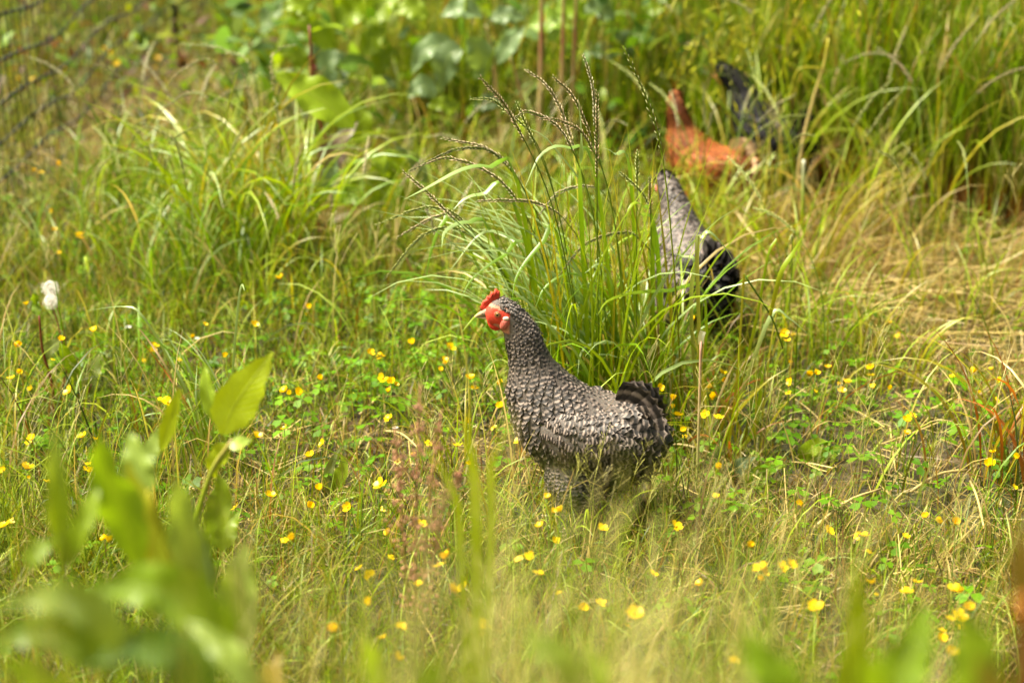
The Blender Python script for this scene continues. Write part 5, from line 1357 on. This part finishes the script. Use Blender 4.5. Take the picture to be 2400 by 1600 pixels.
dock("dock_plant", "brown withered blurred leaves in the lower right corner", foot(2420, 2250, y9),
     [([np.array(foot(2420, 2250, y9)), at_y(2410, 1800, y9), at_y(2400, 1400, y9)], y9, .006, (G_['wine'], G_['wine'], G_['rust']))],
     [([(2420, 1720), (2400, 1620), (2392, 1520), (2400, 1420)], 70, y9, (.13, .08, .015), {}), ([(2350, 1720), (2320, 1620), (2300, 1540)], 110, y9, (.12, .10, .015), {}), ([(2420, 1600), (2410, 1450), (2390, 1290), (2400, 1200)], 80, y9 + .1, (.20, .13, .015), {})])

# ------------------------------------------------------------------ buttercups
from mathutils import Quaternion
def petal_mesh():
    V, F = [], []
    for i, (r, w) in enumerate(((.06, .12), (.40, .42), (.75, .52), (1.0, .34))):
        for j in (-1, 0, 1):
            rr = r + (.05 if (i == 3 and j == 0) else 0)
            V.append((rr * .0105, j * w * .0105, .0105 * (.10 + .72 * rr ** 1.6 + .14 * abs(j) * w)))
    F = grid_faces(4, 3)
    return mesh_np("petal", V, F, M_PETAL, np.tile([.72, .50, .001], (12, 1)))
PETAL = petal_mesh()
_v, _f = ellipsoid((0, 0, .0025), (.0030, .0030, .0026), 5, 8)
CENTRE = mesh_np("flower_centre", _v, _f, M_PETAL, np.tile([.55, .36, .002], (len(_v), 1)))
BC = [(120, 485), (122, 530), (182, 547), (62, 700), (40, 795), (45, 857), (140, 783), (216, 760), (160, 900), (190, 1003), (75, 1010), (66, 1016), (60, 1078), (108, 1107), (200, 1080), (212, 1083), (250, 1245), (8, 1080), (8, 1210), (470, 747), (440, 775), (413, 830), (355, 795),
      (375, 920), (385, 925), (518, 818), (643, 640), (710, 706), (585, 745), (656, 900), (666, 905), (690, 905), (737, 873), (653, 985), (590, 1005), (740, 1020), (712, 1048), (850, 812), (880, 818), (898, 878), (880, 870), (893, 900), (893, 963), (948, 790), (1032, 800), (1020, 828), (1080, 872), (1145, 885),
      (1150, 935), (1078, 970), (1050, 1025), (950, 1048), (735, 1125), (710, 1165), (800, 1165), (620, 1140), (675, 1240), (540, 1165), (480, 1180), (890, 1230), (970, 1205), (875, 1115), (1022, 1285), (1008, 1300), (847, 1325), (825, 1305), (850, 1390), (1065, 1355), (1040, 1360), (1112, 1437), (1088, 1420),
      (765, 1450), (875, 1465), (920, 1515), (340, 1505), (140, 1395), (1288, 1175), (1275, 1245), (1385, 1215), (1240, 1210), (1220, 1280), (1235, 1317), (1380, 1385), (1457, 1410), (1500, 1320), (1610, 1345), (1552, 1210), (1645, 1143), (1842, 1160), (1900, 1222), (1982, 1230), (2125, 1187), (2160, 1203), (2197, 1203),
      (2100, 1335), (2190, 1355), (2205, 1362), (2228, 1400), (2005, 1340), (1796, 1302), (1815, 1296), (1762, 1315), (1748, 1305), (1720, 1255), (1870, 1395), (1685, 1520), (1950, 1540), (2160, 1470), (2182, 1500), (1822, 770), (1800, 765), (1806, 782), (1874, 860), (1860, 860), (1815, 877), (1657, 857), (1665, 875), (1640, 915), (1635, 890),
      (1545, 920), (1556, 955), (1546, 938), (1572, 990), (1902, 845), (1925, 885), (1932, 900), (1945, 880), (2000, 845), (2005, 890), (2045, 895), (2095, 955), (2083, 967), (2232, 858), (2290, 880), (2190, 865), (2282, 1040), (2272, 1068), (1655, 1077), (1195, 1012), (1590, 738), (2045, 742), (1220, 700), (1300, 690)]
BACK = [(147, 98), (240, 115), (275, 145), (360, 135), (43, 183), (77, 183), (262, 150), (135, 380), (78, 395), (520, 205), (735, 205), (345, 100), (640, 290), (150, 160), (60, 60)]
def bc_zone(px, py):
    if py < 600: return "orange yellow buttercup by the netting fence at the upper left"
    if px < 290 and py < 960: return "small yellow buttercup around the young dock at the left edge"
    if px < 290: return "yellow buttercup among the left foreground leaves"
    if px < 560 and py < 960: return "yellow buttercup near the tuft leaning left"
    if px < 800 and py < 1030: return "yellow buttercup right of the large lime foreground leaf"
    if px < 1000 and py < 1000: return "yellow buttercup in the lush patch left of the speckled hen"
    if px < 1260 and py < 1060: return "yellow buttercup close in front of the speckled hen's breast"
    if px < 800: return "yellow buttercup in the lower left foreground"
    if px < 1170: return "yellow buttercup in the bottom centre foreground"
    if px < 1560 and py > 1100: return "yellow buttercup in the foreground below the speckled hen"
    if px < 1720 and py < 1100: return "yellow buttercup just behind the speckled hen's tail"
    if px < 1980 and py < 1000: return "yellow buttercup around the thin tuft in the right middle ground"
    if py < 1100: return "small yellow buttercup in the dry grass at the right"
    if px < 1830: return "yellow buttercup in front of the right hand clump"
    return "yellow buttercup in the lower right foreground"
SOLO = {(1645, 1143): "large open buttercup at the foot of the right hand clump", (1842, 1160): "lone flat buttercup on bare turf right of the low seedling", (1288, 1175): "buttercup directly under the speckled hen's belly", (1150, 935): "big buttercup touching the speckled hen's breast",
        (1590, 738): "buttercup at the feet of the grey barred hen", (893, 963): "heart shaped buttercup above the dry strip left of the hen", (2045, 742): "lone buttercup on the mown hay"}
ORD = "leftmost,second,third,fourth,fifth,sixth,seventh,eighth,ninth,tenth,eleventh,twelfth,thirteenth,fourteenth,fifteenth,sixteenth,seventeenth,eighteenth,nineteenth,twentieth".split(",")
ZN = {}
for q in BC + BACK:
    if q not in SOLO: ZN.setdefault(bc_zone(*q), []).append(q)
for z_ in ZN: ZN[z_].sort()
for i, (px, py) in enumerate(BC + BACK):
    back = i >= len(BC)
    fore = py > 1250
    hh = random.uniform(.16, .30) if back else (random.uniform(.10, .20) if not fore else random.uniform(.12, .24))
    top = on_plane(px * 1.0204, py * 1.0204, hh)
    dx, dy_ = random.gauss(0, .018), random.gauss(0, .018)
    b = np.array([top[0] + dx, top[1] + dy_, 0.0]); b[2] = ground_z(b[0], b[1])
    lab = SOLO.get((px, py))
    if not lab:
        z_ = bc_zone(px, py); k_ = ZN[z_].index((px, py))
        lab = z_ + (", leftmost there" if k_ == 0 else ", %s from left" % ORD[k_])
    o = thing("buttercup", lab, "flower", b, group="buttercups in the meadow")
    k0 = np.array(top) - b
    nfl = 1 if random.random() < .55 else (2 if random.random() < .75 else 3)
    for fl in range(nfl):
        if fl == 0: k = k0; start = np.zeros(3)
        else:
            k = k0 + np.array([random.gauss(0, .022), random.gauss(0, .022), random.uniform(-.05, .015)]); start = k0 * random.uniform(.3, .6)
        V, F = tube(catmull([start, start * .5 + k * .5 + np.array([random.gauss(0, .008), random.gauss(0, .008), 0]), k], 6), np.linspace(.0011, .0008, 6), 4)
        obj("stem", mesh_np("stem", V, F, M_STEM, np.tile(G_['stem'] * 1.1, (len(V), 1))), o)
        sc = random.uniform(.60, 1.06) * (1.35 if back else 1.0) * (.85 if fl else 1.0)
        tilt = Vector((random.gauss(0, .4), random.gauss(-.2, .4), 1)).normalized()
        q = tilt.to_track_quat('Z', 'Y'); spin = random.uniform(0, 6.28); op = random.uniform(-.35, .55)
        if fl and random.random() < .35: sc *= .6; op = -.75        # half open bud
        npet = 5 if random.random() < .85 else random.choice([3, 4])
        for j in range(npet):
            po = obj("petal", PETAL, o); po.location = k; s1 = sc * random.uniform(.88, 1.1); po.scale = (s1, s1, s1)
            po.rotation_mode = 'QUATERNION'
            po.rotation_quaternion = q @ Quaternion((0, 0, 1), spin + j * 2 * math.pi / 5) @ Quaternion((0, 1, 0), op * -1 + random.gauss(0, .12))
        ce = obj("flower_centre", CENTRE, o); ce.location = k; ce.scale = (sc,) * 3; ce.rotation_mode = 'QUATERNION'; ce.rotation_quaternion = q

# ------------------------------------------------------------------ dandelion clocks and daisies
def puff(px, py, dia_px, base_px, label):
    b = on_plane(*base_px); c = at_y(px, py, b[1]); r = dia_px / 2 / FPX * b[1]
    d = Plant("dandelion_clock", label, "seed head", b)
    d.stem([b, (b + c) / 2 + np.array([.012, 0, .01]), c], .0020, .0016, (np.array([.30, .12, .06]), np.array([.28, .11, .06]), np.array([.34, .20, .10])))
    V, F = ellipsoid(c, (r * .22,) * 3, 5, 8)
    d._put("seed_core", V, F, np.tile([.30, .24, .18], (len(V), 1)), M_SEED)
    mb = MB(); rr = random.Random(int(py))
    for k in range(85):
        z = 1 - 2 * (k + .5) / 85; a = k * 2.39996
        n = np.array([math.sqrt(1 - z * z) * math.cos(a), math.sqrt(1 - z * z) * math.sin(a), z]); L = r * rr.uniform(.72, 1.12)
        u = unit(np.cross(n, [.3, .5, .8])); v = np.cross(n, u); w = .00025
        e = c + n * L * .80
        mb.add([c + n * r * .2 - u * w, c + n * r * .2 + u * w, e + u * w, e - u * w], [(0, 1, 2, 3)], (.70, .67, .62))
        for q in range(7):
            t_ = q * 2 * math.pi / 7; dr = u * math.cos(t_) + v * math.sin(t_); sd_ = np.cross(n, dr)
            f = e + dr * r * .26 + n * L * .16
            mb.add([e - sd_ * w, e + sd_ * w, f + sd_ * w * 1.4, f - sd_ * w * 1.4], [(0, 1, 2, 3)], (.78, .76, .72))
    o_ = mb.build("down_sphere", M_PUFF, d.o, origin=d.b); o_["kind"] = "stuff"
puff(118, 677, 44, (160, 905), "upper white dandelion clock on a reddish stalk at the left edge")
puff(119, 706, 40, (150, 925), "lower white dandelion clock tucked under the other at the left edge")
def daisy(px, py, h, label, s=.008):
    t = on_plane(px, py, h); b = np.array([t[0] + .01, t[1], 0.0])
    d = Plant("daisy", label, "flower", b)
    d.stem([b, t], .0009, .0008, (G_['stem'], G_['stem']), 4, 4)
    for k in range(12):
        a = k * math.pi / 6; u = np.array([math.cos(a), math.sin(a), .35]); v = np.array([-math.sin(a), math.cos(a), 0])
        V = [t + u * s * .2 - v * s * .1, t + u * s * .2 + v * s * .1, t + u * s + v * s * .2, t + u * s * 1.08, t + u * s - v * s * .2]
        d._put("petal", V, [(0, 1, 2, 3, 4)], np.tile([.8, .78, .74], (5, 1)), M_PUFF)
daisy(300, 768, .08, "small white flower by the top of the tuft leaning left")
daisy(926, 1003, .12, "tiny white flower head beside the sorrel spike", .006)
daisy(462, 794, .06, "small white flower right of the tuft leaning left", .006)

# ------------------------------------------------------------------ loose straws lying about, each one to be picked up
for (a, b, r_, lab) in (((2070, 705), (2400, 750), .0045, "long pale straw lying across the mown hay at the right"), ((845, 1000), (998, 905), .0028, "pale broken stalk propped in the grass left of the speckled hen"), ((1520, 1075), (1690, 1120), .0028, "pale straw lying behind the speckled hen's legs"),
                        ((2130, 1185), (2260, 1150), .0030, "tan straw on the turf at the right"), ((2270, 1160), (2300, 1290), .0026, "thin tan straw leaning at the right edge"), ((1905, 1270), (2060, 1195), .0028, "yellow green stalk lying across the right foreground"),
                        ((1560, 1010), (1660, 1060), .0026, "pale straw end poking out behind the speckled hen's tail"), ((1960, 560), (1660, 640), .0036, "fallen pale reed right of the grey barred hen"), ((1570, 420), (1735, 355), .0042, "fallen yellow reed crossing in front of the orange brown hen"),
                        ((900, 1040), (985, 1100), .0024, "bent grey straw in the dry strip")):
    p, q = on_plane(*a), on_plane(*b); p[2] += .03; q[2] += .045
    if "crossing" in lab: p, q = at_y(1560, 415, 4.3), at_y(1735, 375, 4.5)
    s = Plant("straw_stalk", lab, "straw", p)
    s.stem([p, (p + q) / 2 + np.array([0, .005, .012]), q], r_, r_ * .8, (G_['straw'], G_['straw'] * 1.1, G_['straw'] * .9), 8, 6, "stalk")

# ------------------------------------------------------------------ netting fence at the upper left
f0, f1 = on_plane(-60, 600), on_plane(418, 140)
fd = unit(f1 - f0)
fence = thing("netting_fence", "dark poultry netting fence with knotted strands running away at the upper left", "fence", (f0[0], f0[1], 0))
FB = np.array([f0[0], f0[1], 0.0])
A0, A1 = f0 - fd * 1.0, f1 + fd * 4.5
Lf = np.linalg.norm(A1 - A0)
BLK = np.array([.010, .013, .010])
def sag(s): return 0.02 * math.sin(s * 2.1) - 0.015 * math.sin(s * 5.3)
heights = [.05, .16, .27, .38, .50, .64, .80, .98, 1.12]
for h in heights:
    mb = MB()
    Q = np.array([A0 + fd * s + np.array([0, 0, h + sag(s + h)]) for s in np.linspace(0, Lf, 70)])
    V, F = tube(Q, .0034, 4); mb.add(V, F, BLK)
    for s in np.arange(.03, Lf, .075):
        V, F = ellipsoid(A0 + fd * s + np.array([0, 0, h + sag(s + h)]), (.0085, .0085, .0075), 3, 5); mb.add(V, F, BLK)
    mb.build("line_wire", M_FENCE, fence, origin=FB)
Pz = [np.array([.004 * math.sin(h * 9), .006 * math.sin(h * 17), h]) for h in np.linspace(.03, 1.12, 8)]
V, F = tube(Pz, .0020, 4)
STRAND = mesh_np("strand", V, F, M_FENCE, np.tile(BLK * 1.3, (len(V), 1)))
for s in np.arange(.03, Lf, .075):
    p = A0 + fd * s
    o = obj("strand", STRAND, fence); o.location = (p[0] - FB[0], p[1] - FB[1], sag(s + .5)); o.rotation_euler = (0, 0, s * 3.7)
for s in (Lf - 4.5 - 3.3, Lf - 4.5, Lf - 1.4):
    p = A0 + fd * s - FB
    V, F = tube([(0, 0, -.05), (0, 0, .6), (0, 0, 1.22)], .017, 8)
    po = obj("post", mesh_np("post", V, F, M_FENCE, np.tile([.02, .028, .018], (len(V), 1))), fence); po.location = (p[0], p[1], 0)
    V, F = ellipsoid((0, 0, 1.235), (.013, .013, .018), 5, 8)
    obj("post_cap", mesh_np("post_cap", V, F, M_FENCE, np.tile([.02, .022, .02], (len(V), 1))), po)
